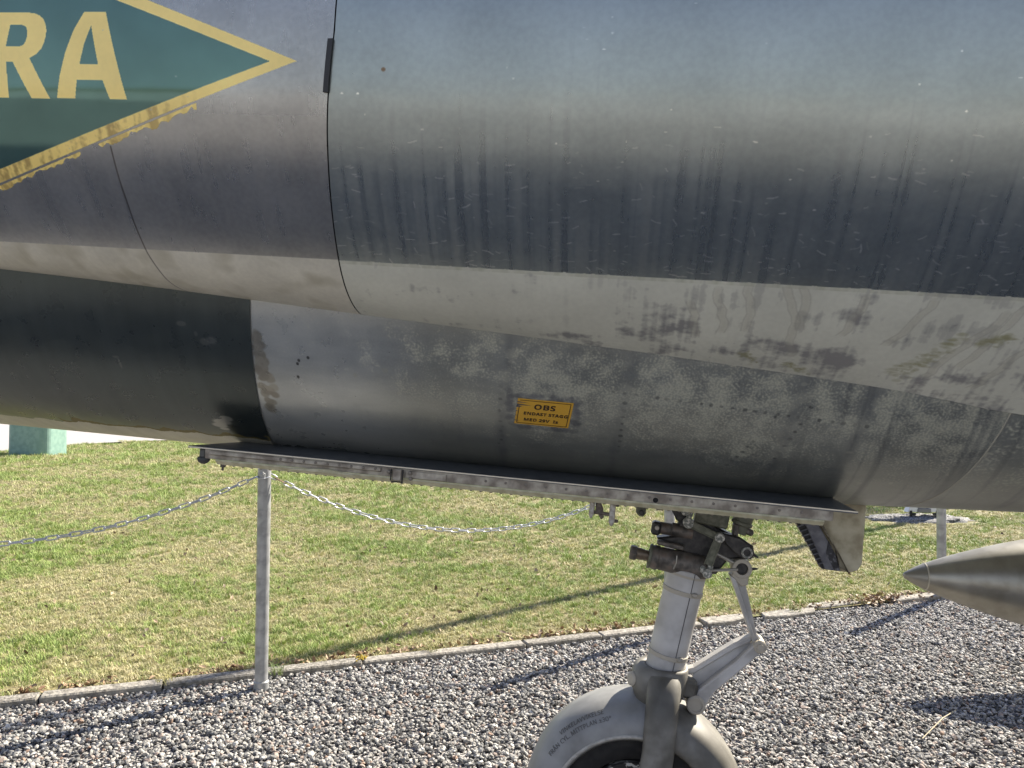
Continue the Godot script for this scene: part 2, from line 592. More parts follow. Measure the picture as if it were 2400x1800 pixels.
func s_rand(a: float, b: float) -> float:
	return lerpf(a, b, sqrt(rng.randf()))

# lower side of the fuselage; a = angle below the horizontal, 0..110 degrees down the picture
func fus_skin(kind: String, x0: float, x1: float, w: int, sd: int) -> StandardMaterial3D:
	var k := w / (x1 - x0)
	var h := int(1.056 * k)
	var c := PackedByteArray(); c.resize(w * h * 3)
	var r := PackedByteArray(); r.resize(w * h * 3)
	var n1 := grey(w, h, 0.006, sd, 4)
	var n2 := grey(w, h, 0.26, sd + 1, 2)
	var n3 := grey(w, h, 0.024, sd + 2, 5)
	var stv := grey(w, h, 0.04, sd + 3, 4, w, 20)
	var ss := grey(w, h, 0.05, sd + 4, 3, w / 4, h)
	for j in h:
		var a := (j + 0.5) / h * 110.0
		for i in w:
			var x := x0 + (i + 0.5) / k
			var o := j * w + i
			var q1 := n1[o] / 255.0
			var q2 := n2[o] / 255.0
			var q3 := n3[o] / 255.0
			var v := stv[o] / 255.0
			var e := ss[o] / 255.0
			var cr := 0.0
			var cg := 0.0
			var cb := 0.0
			var ro := 0.3
			var me := 0.6
			if kind == "nose":
				var g := 0.85 + 0.25 * q1 + 0.12 * (q2 - 0.5) + 0.2 * (v - 0.5)
				cr = 0.056 * g; cg = 0.07 * g; cb = 0.068 * g
				ro = 0.25 + 0.1 * q3
				if a > 66.5 + (q3 - 0.5) * 3.0:
					cr = 0.42 * g; cg = 0.40 * g; cb = 0.33 * g
					ro = 0.5; me = 0.0
				elif a > 64.5 + (q3 - 0.5) * 5.0 and x > -1.75:
					cr = 0.13 * g; cg = 0.105 * g; cb = 0.03 * g
					ro = 0.7; me = 0.0
			else:
				var g := 0.85 + 0.3 * q1 + 0.12 * (q2 - 0.5) + 0.12 * (e - 0.5)
				cr = 0.275 * g; cg = 0.285 * g; cb = 0.255 * g
				var clean := smoothstep(-0.55, -0.85, x + 0.12 * (q1 - 0.5)) if kind == "mid" else 0.0
				if kind == "mid":
					cr = lerpf(cr, 0.42 * g, clean); cg = lerpf(cg, 0.44 * g, clean); cb = lerpf(cb, 0.425 * g, clean)
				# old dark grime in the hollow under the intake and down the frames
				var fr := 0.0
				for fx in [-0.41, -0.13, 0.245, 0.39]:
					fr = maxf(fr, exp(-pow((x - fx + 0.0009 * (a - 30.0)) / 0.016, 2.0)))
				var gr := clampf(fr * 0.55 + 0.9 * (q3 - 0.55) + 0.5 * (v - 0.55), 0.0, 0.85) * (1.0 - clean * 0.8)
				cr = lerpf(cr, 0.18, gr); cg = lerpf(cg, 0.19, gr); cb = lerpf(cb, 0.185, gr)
				# pale weathered speckle: the top coat worn through
				var zone := exp(-pow((a - 34.0 - 3.0 * x + 10.0 * (q1 - 0.5)) / 17.0, 2.0)) * smoothstep(-0.95, -0.25, x + 0.3 * (q3 - 0.5))
				zone = maxf(zone, exp(-pow((x - 0.17) / 0.14, 2.0) - pow((a - 45.0) / 16.0, 2.0)))
				if kind == "aft": zone = 0.75 * exp(-pow((a - 45.0) / 20.0, 2.0))
				var sp := clampf((q2 * 1.1 + q3 * 0.55 + zone * 0.5 - 1.2 - fr * 0.25) * 3.2, 0.0, 1.0)
				sp = maxf(sp, clampf((zone * 0.55 + q3 * 0.8 - 0.85) * 2.0, 0.0, 0.45))
				cr = lerpf(cr, 0.49, sp * 0.42); cg = lerpf(cg, 0.48, sp * 0.42); cb = lerpf(cb, 0.345, sp * 0.42)
				# run marks on the after half
				var rn := clampf((v - 0.6) * 4.0, 0.0, 1.0) * smoothstep(0.22, 0.34, x)
				cr = lerpf(cr, 0.12, rn * 0.5); cg = lerpf(cg, 0.13, rn * 0.5); cb = lerpf(cb, 0.13, rn * 0.5)
				ro = 0.36 + 0.25 * sp + 0.1 * (q3 - 0.5) - 0.06 * clean
				me = 0.5 * (1.0 - sp)
			put(c, o * 3, cr, cg, cb)
			r[o * 3] = 255
			r[o * 3 + 1] = int(clampf(ro, 0.0, 1.0) * 255)
			r[o * 3 + 2] = int(clampf(me, 0.0, 1.0) * 255)
	rng.seed = sd
	var ka := h / 110.0
	if kind == "nose":
		for t in [[-1.22, 23.0, 8, 4], [-1.185, 25.5, 3, 4], [-1.165, 27.5, 8, 6], [-1.145, 27.0, 8, 7], [-1.42, 36.0, 2, 10], [-1.426, 34.0, 6, 2]]:
			dab(c, w, h, (t[0] - x0) * k, t[1] * ka, t[2], t[3], Color(0.13, 0.14, 0.13), 0.8)
		# bare metal where the paint has flaked by the keel
		for t in [[-1.205, 56.5, 17, 9], [-1.22, 58.5, 14, 8], [-1.185, 54.5, 11, 8], [-1.215, 60.5, 9, 5]]:
			dab(c, w, h, (t[0] - x0) * k, t[1] * ka, t[2], t[3], Color(0.33, 0.33, 0.29), 0.95)
	elif kind == "mid":
		# torn sealing strip beside the nose joint
		for q in 90:
			var aa := rng.randf_range(24.0, 49.0)
			var wd := lerpf(0.012, 0.034, clampf((aa - 24.0) / 12.0, 0.0, 1.0)) if aa < 43.0 else lerpf(0.034, 0.01, (aa - 43.0) / 6.0)
			dab(c, w, h, (-1.03 - 0.0006 * (aa - 20.0) + rng.randf() * wd - x0) * k, aa * ka, rng.randf_range(4, 9), rng.randf_range(4, 9), Color(0.27, 0.26, 0.22) * rng.randf_range(0.75, 1.2), 0.8)
		# rows of flush rivet heads, dark with dirt
		var rows := []
		for q in 24: rows.append([-0.16 + q * 0.024 + rng.randfn(0, 0.002), 33.0 + q * 0.18])
		for q in 12: rows.append([-0.425 - q * 0.001 + rng.randfn(0, 0.003), 34.0 + q * 1.9])
		for q in 11: rows.append([0.2 - q * 0.009, 36.5 + q * 2.1])
		for q in 9: rows.append([-0.135 - q * 0.001, 36.0 + q * 2.2])
		for q in 10: rows.append([0.27 - q * 0.007, 33.0 + q * 2.5])
		for t in rows:
			dab(c, w, h, (t[0] - x0) * k, t[1] * ka, rng.randf_range(2.2, 4.2), rng.randf_range(2.0, 3.6), Color(0.09, 0.095, 0.09), rng.randf_range(0.05, 0.65))
		for q in 60:
			dab(c, w, h, rng.randf_range(0.1, 1.0) * w, rng.randf_range(18.0, 60.0) * ka, rng.randf_range(1.5, 6), rng.randf_range(1.5, 5), Color(0.4, 0.4, 0.33), rng.randf_range(0.2, 0.6))
		for t in [[-0.93, 32.0], [-0.925, 31.0], [-0.935, 36.0], [-0.9, 30.0]]:
			dab(c, w, h, (t[0] - x0) * k, t[1] * ka, 2.5, 3, Color(0.03, 0.03, 0.03), 0.8)
		# bare dark outline left round the placard
		for q in 150:
			var f := rng.randf() * 4.0
			var px: float
			var pa: float
			if f < 1.0: px = lerpf(-0.40, -0.24, f); pa = 36.2
			elif f < 2.0: px = -0.246; pa = lerpf(37.0, 47.0, f - 1.0)
			elif f < 3.0: px = lerpf(-0.25, -0.405, f - 2.0); pa = 46.7
			else: px = -0.405; pa = lerpf(46.0, 35.0, f - 3.0)
			dab(c, w, h, (px - x0) * k + rng.randfn(0, 2), pa * ka + rng.randfn(0, 2), rng.randf_range(3, 8), rng.randf_range(3, 6), Color(0.13, 0.135, 0.14), 0.25)
	return skin_mat(c, r, w, h, sd + 9, 0.05)

# ------------------------------------------------------------------ aircraft
# lettering bent onto a surface: put(tx, ty, tz) gives the point
func lettering(text: String, size: float, wide: float, called: String, m: Material, parent: Node, on: Callable, weight := 400) -> MeshInstance3D:
	var f := SystemFont.new()
	f.font_names = PackedStringArray(["Droid Sans"])
	f.font_weight = weight
	var t := TextMesh.new()
	t.font = f
	t.text = text
	t.font_size = 64
	t.pixel_size = size / 46.0
	t.depth = 0.02
	t.curve_step = 2.0
	var st := mb()
	for sf in t.get_surface_count():
		var ar := t.surface_get_arrays(sf)
		var vs: PackedVector3Array = ar[Mesh.ARRAY_VERTEX]
		var ix = ar[Mesh.ARRAY_INDEX]
		var order := []
		if ix != null and ix.size() > 0: order = Array(ix)
		else: order = range(vs.size())
		for i in order:
			var p := vs[i]
			st.add_vertex(on.call(p.x * wide, p.y, 0.0009 if p.z > 0.0 else 0.0001))
	return build(st, called, m, parent)

func nac_sheet(xa: Callable, xb: Callable, us: Array, top: float, nup: int, nlow: int, uv: Callable, off: Callable) -> SurfaceTool:
	var P := []
	var U := []
	for u in us:
		var col := []
		var uc := []
		var n := nup + nlow + 1
		for q in n:
			var s0: float = lerpf(top, 0.34, float(q) / nup) if q <= nup else 0.34
			var x: float = lerpf(xa.call(s0), xb.call(s0), u)
			var s := s0
			if q > nup: s = 0.34 + nac_end(x).y * (q - nup) / nlow
			if q > nup: x = lerpf(xa.call(s), xb.call(s), u)
			col.append(nac_pt(x, s, off.call(x, s)))
			uc.append(uv.call(x, s))
		P.append(col)
		U.append(uc)
	var st := mb()
	sheet(st, P, U)
	return st

func make_aircraft() -> Node3D:
	var jet := thing("jet_aircraft", "dark weathered jet aircraft with yellow lettered diamond, standing on its nose wheel", "aircraft", Vector3(0.361, 0, -2.204))
	jet.basis = Basis(Vector3.UP, -deg_to_rad(9.0)) * Basis(Vector3(0, 0, 1), -deg_to_rad(4.2))
	var dark := mat(0.42, 0.43, 0.435, 0.34, 0.85)
	var under := mat(0.3, 0.3, 0.27, 0.5)
	var black := mat(0.012, 0.012, 0.013, 0.6)
	var zero := func(_x, _s): return 0.0
	var seam := func(s): return -0.706 - 0.045 * clampf((s + 0.1) / 0.6, 0.0, 1.2)
	# --- air intake cowling, left
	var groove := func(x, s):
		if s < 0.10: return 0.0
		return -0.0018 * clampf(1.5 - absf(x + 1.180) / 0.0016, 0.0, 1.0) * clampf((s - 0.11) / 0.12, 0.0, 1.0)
	var us := steps(0.0, 0.70, 20)
	for g in [-1.186, -1.1826, -1.1823, -1.1809, -1.1791, -1.1777, -1.1774, -1.174]: us.append((g + 2.3) / (2.3 - 0.7235))
	us += steps(0.72, 1.0, 12)
	var st := nac_sheet(func(_s): return -2.3, func(s): return seam.call(s) - 0.0014, us, -0.35, 40, 16, func(x, s): return Vector2((x + 2.3) / 1.6, (s + 0.35) / 0.9493), groove)
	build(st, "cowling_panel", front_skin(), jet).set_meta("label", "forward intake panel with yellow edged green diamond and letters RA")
	print("front ", Time.get_ticks_msec())
	st = nac_sheet(func(s): return seam.call(s) + 0.0014, func(_s): return 1.25, steps(0, 1, 40), -0.25, 36, 18, func(x, s): return Vector2((x + 0.75) / 2.0, (s + 0.25) / 1.0), zero)
	build(st, "cowling_panel", rear_skin(), jet).set_meta("label", "long dark intake panel with scratches and a stained pale underside")
	print("rear ", Time.get_ticks_msec())
	# black backing added so no light leaks through the joint, and the neighbouring skins out of the picture
	st = nac_sheet(func(s): return seam.call(s) - 0.05, func(s): return seam.call(s) + 0.05, steps(0, 1, 3), -0.35, 20, 10, func(x, s): return Vector2(x, s), func(_x, _s): return -0.012)
	build(st, "joint_backing", black, jet)
	st = nac_sheet(func(_s): return -2.75, func(_s): return -2.303, steps(0, 1, 10), -1.1, 40, 14, func(x, s): return Vector2(x, s), zero)
	build(st, "intake_lip", dark, jet)
	st = nac_sheet(func(_s): return 1.253, func(_s): return 5.5, steps(0, 1, 12), -1.1, 40, 14, func(x, s): return Vector2(x, s), zero)
	build(st, "aft_cowling", dark, jet)
	# upper skin above the panels
	var P := []
	var U := []
	for e in [[-2.3, -0.708, -0.3515], [-0.706, 1.25, -0.2515]]:
		P = []; U = []
		for x in steps(e[0], e[1], 10):
			var col := []
			var uc := []
			for s in steps(-1.1, e[2], 24):
				col.append(nac_pt(x, s)); uc.append(Vector2(x, s))
			P.append(col); U.append(uc)
		st = mb(); sheet(st, P, U)
		build(st, "upper_cowling", dark, jet)
	# right-hand intake, the mirror of the left
	P = []; U = []
	for x in steps(-2.75, 5.5, 20):
		var col := []
		var uc := []
		var e := nac_end(x)
		for s in steps(-1.1, 0.34 + e.y, 40):
			var q := nac_pt(x, s)
			col.append(Vector3(q.x, q.y, -q.z)); uc.append(Vector2(x, s))
		P.append(col); U.append(uc)
	st = mb(); sheet(st, P, U)
	build(st, "right_cowling", dark, jet)
	# dark slotted clip let into the joint
	st = mb()
	var cp := []
	for s in steps(-0.086, 0.008, 8):
		var x: float = seam.call(s)
		cp.append([nac_pt(x - 0.009, s, 0.001), nac_pt(x - 0.009, s, 0.005), nac_pt(x + 0.001, s, 0.006), nac_pt(x + 0.001, s, 0.001)])
	for q in 8:
		for t in 3: quad(st, cp[q][t], cp[q + 1][t], cp[q + 1][t + 1], cp[q][t + 1])
	for q in [0, 8]: quad(st, cp[q][0], cp[q][1], cp[q][2], cp[q][3])
	build(st, "joint_clip", mat(0.012, 0.014, 0.016, 0.5), jet)

	# --- fuselage, lower left side in three sections
	var fx := func(called: String, label: String, xa: Callable, xb: Callable, n: int, off: float, x0: float, x1: float, m: Material):
		var PP := []
		var UU := []
		for u in steps(0, 1, n):
			var col := []
			var uc := []
			for a in steps(-6, 109, 46):
				var x: float = lerpf(xa.call(a), xb.call(a), u)
				col.append(fus_pt(x, a, off)); uc.append(Vector2((x - x0) / (x1 - x0), clampf(a / 110.0, 0.004, 1.0)))
			PP.append(col); UU.append(uc)
		var s2 := mb()
		sheet(s2, PP, UU)
		build(s2, called, m, jet).set_meta("label", label)
	var sa := func(a): return -1.028 - 0.0000165 * pow(maxf(a, 0.0), 2.0)
	var sb := func(a): return 0.70 - 0.0009 * a - 0.0000165 * pow(maxf(a - 30.0, 0.0), 2.0)
	fx.call("nose_section", "near black nose section with pale keel strip", func(_a): return -2.25, func(a): return sa.call(a), 12, 0.003, -2.25, -1.02, fus_skin("nose", -2.25, -1.02, 640, 41))
	fx.call("fuselage_panel", "weathered grey fuselage side with speckled worn paint", func(a): return sa.call(a) - 0.004, func(a): return sb.call(a) - 0.0015, 24, 0.0, -1.12, 0.72, fus_skin("mid", -1.12, 0.72, 1080, 51))
	fx.call("fuselage_panel", "grey fuselage side behind the slanting joint", func(a): return sb.call(a) + 0.0015, func(_a): return 1.9, 8, 0.0, 0.55, 1.9, fus_skin("aft", 0.55, 1.9, 520, 61))
	print("fus ", Time.get_ticks_msec())
	# pale sealant bead along the slanting joint, and a frame behind it
	var pts := []
	for a in steps(27, 100, 30): pts.append(fus_pt(sb.call(a), a, -0.0008))
	st = mb(); pipe(st, pts, 0.0022, 6)
	build(st, "joint_bead", mat(0.34, 0.33, 0.27, 0.6), jet)
	# rest of the fuselage skin: far side, belly and spine; nose cone; tail
	P = []; U = []
	for x in steps(-2.25, 1.9, 16):
		var col := []
		var uc := []
		for a in steps(109, 354, 60): col.append(fus_pt(x, a)); uc.append(Vector2(x, a))
		P.append(col); U.append(uc)
	st = mb(); sheet(st, P, U)
	build(st, "fuselage_shell", under, jet)
	P = []; U = []
	for x in steps(-5.4, -2.25, 40):
		var col := []
		var uc := []
		for a in steps(0, 360, 60): col.append(fus_pt(x, a, 0.003)); uc.append(Vector2(x, a))
		P.append(col); U.append(uc)
	st = mb(); sheet(st, P, U)
	build(st, "nose_cone", mat(0.035, 0.042, 0.044, 0.3, 0.3), jet)
	P = []; U = []
	for x in steps(1.9, 7.0, 10):
		var col := []
		var uc := []
		for a in steps(0, 360, 60): col.append(fus_pt(x, a)); uc.append(Vector2(x, a))
		P.append(col); U.append(uc)
	st = mb(); sheet(st, P, U)
	build(st, "tail_section", dark, jet)
	# delta wings and fin, beyond the frame
	for sd in [1.0, -1.0]:
		var w := mb()
		var tf := Transform3D(Basis(Vector3(1, 0, 0), Vector3(0, 0, sd), Vector3(0, 1, 0)), Vector3(0, 2.02, 0))
		prism(w, [Vector2(2.9, 0.8), Vector2(5.2, 2.3), Vector2(7.6, 4.6), Vector2(8.2, 4.6), Vector2(8.2, 0.4), Vector2(2.9, 0.4)], -0.07, 0.07, 0.03, tf)
		build(w, "wing", dark, jet)
	var fin := mb()
	prism(fin, [Vector2(3.6, 2.7), Vector2(6.4, 4.4), Vector2(7.6, 4.4), Vector2(7.8, 2.2), Vector2(3.6, 2.2)], -0.05, 0.05, 0.02)
	build(fin, "tail_fin", dark, jet)
	# canopy
	var can := mb()
	P = []; U = []
	for x in steps(-3.3, -0.6, 18):
		var f: float = (x + 3.3) / 2.7
		var hh: float = 0.46 * sqrt(maxf(sin(PI * pow(f, 0.8)), 0.0)) + 0.02
		var col := []
		var uc := []
		for a in steps(0, 180, 20): col.append(Vector3(x, fus_c(x) + fus_r(x) * 0.6 + sin(deg_to_rad(a)) * hh, cos(deg_to_rad(a)) * 0.36 * sqrt(maxf(sin(PI * clampf(f, 0.02, 0.98)), 0.05)))); uc.append(Vector2(x, a))
		P.append(col); U.append(uc)
	sheet(can, P, U)
	build(can, "canopy", mat(0.05, 0.06, 0.06, 0.08, 0.1), jet)

	# --- placard
	var yel := mat(0.60, 0.34, 0.035, 0.42)
	var ink := mat(0.03, 0.018, 0.012, 0.5)
	var plx := func(tx: float, ty: float) -> Array:    # centred placard coordinates in metres
		var a := 41.4 - rad_to_deg(ty / 0.55)
		return [-0.324 + tx + ty * 0.16, a + tx * 1.6]
	var onp := func(tx: float, ty: float, tz: float) -> Vector3:
		var q: Array = plx.call(tx, ty)
		return fus_pt(q[0], q[1], 0.0016 + tz)
	P = []; U = []
	for tx in steps(-0.066, 0.066, 8):
		var col := []
		var uc := []
		for ty in steps(0.041, -0.041, 6): col.append(onp.call(tx, ty, 0.0)); uc.append(Vector2(tx, ty))
		P.append(col); U.append(uc)
	st = mb(); sheet(st, P, U)
	var pla := build(st, "warning_placard", yel, jet)
	pla.set_meta("label", "amber warning placard lettered OBS ENDAST STAGG MED 29V")
	st = mb()
	var bar := func(x_0: float, y_0: float, x_1: float, y_1: float):
		var n := 8
		for q in n:
			var f0 := float(q) / n
			var f1 := float(q + 1) / n
			if absf(x_1 - x_0) > absf(y_1 - y_0):
				var xa := lerpf(x_0, x_1, f0)
				var xb := lerpf(x_0, x_1, f1)
				quad(st, onp.call(xa, y_0, 0.0006), onp.call(xb, y_0, 0.0006), onp.call(xb, y_1, 0.0006), onp.call(xa, y_1, 0.0006))
			else:
				var ya := lerpf(y_0, y_1, f0)
				var yb := lerpf(y_0, y_1, f1)
				quad(st, onp.call(x_0, ya, 0.0006), onp.call(x_1, ya, 0.0006), onp.call(x_1, yb, 0.0006), onp.call(x_0, yb, 0.0006))
	bar.call(-0.061, 0.0372, 0.061, 0.0356)
	bar.call(-0.061, -0.0356, 0.061, -0.0372)
	bar.call(-0.061, -0.0356, -0.0594, 0.016)
	bar.call(0.0594, -0.0356, 0.061, 0.0356)
	build(st, "printed_border", ink, pla)
	for t in [["OBS", 0.0150, 1.35, 0.001, 0.0190], ["ENDAST STAGG", 0.0090, 1.2, 0.006, -0.0030], ["MED 29V  Is", 0.0090, 1.22, -0.003, -0.0235]]:
		var t_x: float = t[3]
		var t_y: float = t[4]
		lettering(t[0], t[1], t[2], "lettering", ink, pla, func(x, y, z): return onp.call(x + t_x, y + t_y, z), 700)
	# torn tape ends across the left edge
	st = mb()
	for t in [[-0.066, 0.031, 0.028, 0.0016], [-0.066, 0.0235, 0.036, 0.0022], [-0.067, 0.0185, 0.014, 0.004], [-0.066, 0.004, 0.006, 0.0014], [-0.066, -0.011, 0.007, 0.0012], [-0.066, -0.028, 0.012, 0.0014]]:
		var ox: float = t[0]
		tri(st, onp.call(ox, t[1] + t[3], 0.0011), onp.call(ox + t[2], t[1] - 0.001, 0.0011), onp.call(ox, t[1] - t[3], 0.0011))
	build(st, "tear", mat(0.09, 0.095, 0.1, 0.6), pla)

	make_door(jet)
	make_gear(jet)
	return jet

# nose-wheel door: a long shallow tray that stands out under the fuselage
func make_door(jet: Node3D) -> void:
	var plate := blotchy([[0.3, 0.09, 0.098, 0.11], [0.7, 0.13, 0.138, 0.15]], 0.02, 2.0, 0.4, 0.3, 71)
	var web := blotchy([[0.25, 0.2, 0.17, 0.135], [0.5, 0.33, 0.295, 0.24], [0.75, 0.46, 0.42, 0.34]], 0.012, 3.0, 0.6, 0.1, 72)  # warm tint includes light bounced up from the grass
	var edge := mat(0.7, 0.64, 0.5, 0.5, 0.2)  # bare metal rim, coloured pale for the lit edge of the plate
	var olive := blotchy([[0.3, 0.42, 0.39, 0.25], [0.7, 0.58, 0.55, 0.39]], 0.02, 3.0, 0.65, 0.0, 73)  # yellowed and lightened for the same grass bounce
	# cross-sections run along x
	var along := Transform3D(Basis(Vector3(0, 0, 1), Vector3(0, 1, 0), Vector3(1, 0, 0)), Vector3.ZERO)   # poly (z, y) -> extruded in x
	var st := mb()
	var skin := [Vector3(-1.262, 1.1925, 0.362), Vector3(0.412, 1.1905, 0.362), Vector3(0.40, 1.199, 0.15), Vector3(-1.20, 1.199, 0.15)]
	var lowr := []
	for v in skin: lowr.append(v - Vector3(0, 0.005, 0.0))
	quad(st, skin[0], skin[1], skin[2], skin[3])
	quad(st, lowr[0], lowr[3], lowr[2], lowr[1])
	for q in 4: quad(st, skin[q], lowr[q], lowr[(q + 1) % 4], skin[(q + 1) % 4])
	var door := build(st, "gear_door", plate, jet)
	door.set_meta("label", "long narrow nose wheel door swung out under the fuselage")
	st = mb()
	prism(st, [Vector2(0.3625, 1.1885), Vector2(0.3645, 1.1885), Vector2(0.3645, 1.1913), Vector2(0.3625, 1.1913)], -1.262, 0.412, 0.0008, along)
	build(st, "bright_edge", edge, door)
	st = mb()
	prism(st, [Vector2(0.352, 1.187), Vector2(0.36, 1.187), Vector2(0.3575, 1.163), Vector2(0.350, 1.163)], -1.215, 0.36, 0.001, along)
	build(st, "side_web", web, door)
	st = mb()
	prism(st, [Vector2(0.352, 1.161), Vector2(0.364, 1.1635), Vector2(0.367, 1.160), Vector2(0.356, 1.150), Vector2(0.30, 1.146), Vector2(0.30, 1.151)], -1.18, 0.34, 0.001, along)
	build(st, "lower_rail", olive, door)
	st = mb()
	prism(st, [Vector2(0.3605, 1.184), Vector2(0.3655, 1.184), Vector2(0.3655, 1.176), Vector2(0.3605, 1.173)], -1.2, -0.73, 0.001, along)
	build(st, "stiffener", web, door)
	st = mb()
	prism(st, [Vector2(0.3605, 1.182), Vector2(0.3645, 1.182), Vector2(0.3645, 1.166), Vector2(0.3605, 1.166)], -0.665, -0.56, 0.001, along)
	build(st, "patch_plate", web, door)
	# bulge plate with sloped ends
	st = mb()
	prism(st, [Vector2(-0.98, 1.158), Vector2(-0.90, 1.166), Vector2(-0.86, 1.167), Vector2(-0.80, 1.158)], 0.357, 0.3705, 0.001)
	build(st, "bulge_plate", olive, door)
	st = mb()
	rng.seed = 17
	var x := -1.16
	while x < 0.33:
		lathe(st, Vector3(x, 1.1505, 0.352), Vector3(0, -1, 0.25), [Vector2(0, 0.0042), Vector2(0.0022, 0.0036), Vector2(0.0036, 0.0)], 8)
		x += 0.0255
	for q in 9: lathe(st, Vector3(-1.0 + q * 0.032, 1.1805, 0.366), Vector3(0, 0, 1), [Vector2(0, 0.004), Vector2(0.002, 0.0032), Vector2(0.003, 0)], 8)
	for q in 16: lathe(st, Vector3(-0.46 + q * 0.05, 1.176, 0.3595), Vector3(0, 0, 1), [Vector2(0, 0.0035), Vector2(0.0018, 0.003), Vector2(0.0026, 0)], 8)
	var rv := build(st, "rivets", mat(0.2, 0.175, 0.145, 0.6, 0.2), door)
	rv.set_meta("kind", "stuff")
	# latch
	st = mb(); cbox(st, Vector3(-0.684, 1.171, 0.368), Vector3(0.024, 0.028, 0.014), 0.002)
	var la := build(st, "latch", web, door)
	st = mb()
	cbox(st, Vector3(-0.6685, 1.169, 0.376), Vector3(0.003, 0.034, 0.006), 0.001)
	cbox(st, Vector3(-0.684, 1.1545, 0.376), Vector3(0.028, 0.003, 0.006), 0.001)
	cbox(st, Vector3(-0.6985, 1.171, 0.376), Vector3(0.0025, 0.03, 0.005), 0.001)
	build(st, "latch_frame", mat(0.02, 0.02, 0.02, 0.5), la)
	for q in [[-0.708, 1.176], [-0.653, 1.178], [-0.65, 1.164]]:
		st = mb(); lathe(st, Vector3(q[0], q[1], 0.3655), Vector3(0, 0, 1), [Vector2(0, 0.0055), Vector2(0.004, 0.0045), Vector2(0.0052, 0)], 12)
		build(st, "bolt", mat(0.2, 0.18, 0.15, 0.5, 0.4), door)
	# round lightening hole rim near the after end
	st = mb(); ring(st, Vector3(0.125 - 0.17, 1.171, 0.361), Vector3(0, 0, 1), 0.0085, 0.0065, 0.006, 20)
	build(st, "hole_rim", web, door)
	st = mb(); tube(st, Vector3(-0.045, 1.171, 0.3592), Vector3(-0.045, 1.171, 0.3606), 0.0064, -1, 16)
	build(st, "hole", mat(0.008, 0.008, 0.008, 0.8), door)
	# rubber bump stop and small stud at the front end
	st = mb()
	cbox(st, Vector3(-1.226, 1.175, 0.345), Vector3(0.018, 0.024, 0.018), 0.003)
	build(st, "stop_bracket", mat(0.09, 0.09, 0.08, 0.6), door)
	st = mb()
	var dome := [Vector2(0, 0), Vector2(0, 0.0155)]
	for q in 6: dome.append(Vector2(0.004 + 0.014 * sin(q * PI / 10.0), 0.0165 * cos(q * PI / 10.0)))
	smooth_lathe(st, Vector3(-1.225, 1.164, 0.345), Vector3(0, -1, 0), dome, 20)
	build(st, "bump_stop", mat(0.06, 0.062, 0.058, 0.75), door)
	st = mb()
	tube(st, Vector3(-1.166, 1.153, 0.35), Vector3(-1.166, 1.143, 0.35), 0.0075, 0.007, 8)
	tube(st, Vector3(-1.166, 1.143, 0.35), Vector3(-1.166, 1.134, 0.35), 0.003, -1, 8)
	build(st, "stud", mat(0.1, 0.09, 0.075, 0.5, 0.4), door)
	# clevis bracket hanging below the rail
	var pale := blotchy([[0.3, 0.3, 0.27, 0.22], [0.7, 0.46, 0.43, 0.37]], 0.03, 4.0, 0.55, 0.15, 74)
	var brown := blotchy([[0.3, 0.09, 0.07, 0.055], [0.7, 0.17, 0.14, 0.11]], 0.03, 4.0, 0.55, 0.2, 75)
	st = mb()
	prism(st, [Vector2(-0.201, 1.16), Vector2(-0.189, 1.16), Vector2(-0.189, 1.118), Vector2(-0.193, 1.110), Vector2(-0.198, 1.110), Vector2(-0.201, 1.118)], 0.31, 0.345, 0.002)
	var br := build(st, "hanger_bracket", pale, door)
	st = mb()
	prism(st, [Vector2(-0.152, 1.156), Vector2(-0.138, 1.156), Vector2(-0.138, 1.105), Vector2(-0.142, 1.096), Vector2(-0.148, 1.096), Vector2(-0.152, 1.105)], 0.31, 0.345, 0.002)
	build(st, "cheek", pale, br)
	st = mb(); tube(st, Vector3(-0.197, 1.124, 0.33), Vector3(-0.146, 1.121, 0.33), 0.0045, -1, 12)
	build(st, "pin", brown, br)
	st = mb()
	prism(st, [Vector2(-0.188, 1.158), Vector2(-0.176, 1.152), Vector2(-0.168, 1.134), Vector2(-0.165, 1.112), Vector2(-0.171, 1.107), Vector2(-0.178, 1.117), Vector2(-0.186, 1.128)], 0.318, 0.332, 0.002)
	build(st, "pawl", brown, br)
	for yy in [1.146, 1.107]:
		st = mb(); tube(st, Vector3(-0.14, yy, 0.33), Vector3(-0.129, yy, 0.33), 0.0048, 0.0035, 10)
		build(st, "nut", brown, br)
	# after door: a plate hanging behind the wheel
	var beige := blotchy([[0.25, 0.32, 0.275, 0.18], [0.5, 0.46, 0.41, 0.285], [0.75, 0.54, 0.495, 0.36]], 0.008, 2.5, 0.65, 0.0, 76)
	var soot := blotchy([[0.35, 0.022, 0.021, 0.024], [0.6, 0.05, 0.05, 0.055], [0.72, 0.17, 0.17, 0.18]], 0.02, 4.0, 0.6, 0.1, 77)
	var slate := blotchy([[0.3, 0.10, 0.10, 0.115], [0.7, 0.17, 0.17, 0.185]], 0.015, 3.0, 0.5, 0.2, 78)
	st = mb()
	prism(st, [Vector2(0.338, 1.185), Vector2(0.341, 1.121), Vector2(0.424, 0.99), Vector2(0.431, 0.984), Vector2(0.506, 0.984), Vector2(0.524, 0.991), Vector2(0.534, 1.010), Vector2(0.534, 1.19)], -0.012, 0.0, 0.002)
	var flap := build(st, "rear_door", beige, jet)
	flap.set_meta("label", "pale plate door with sooty slanting front edge hanging behind the wheel")
	st = mb()
	prism(st, [Vector2(0.366, 1.125), Vector2(0.400, 1.125), Vector2(0.462, 1.03), Vector2(0.478, 0.986), Vector2(0.438, 0.986)], 0.0005, 0.008, 0.001)
	build(st, "inner_frame", slate, flap)
	st = mb()
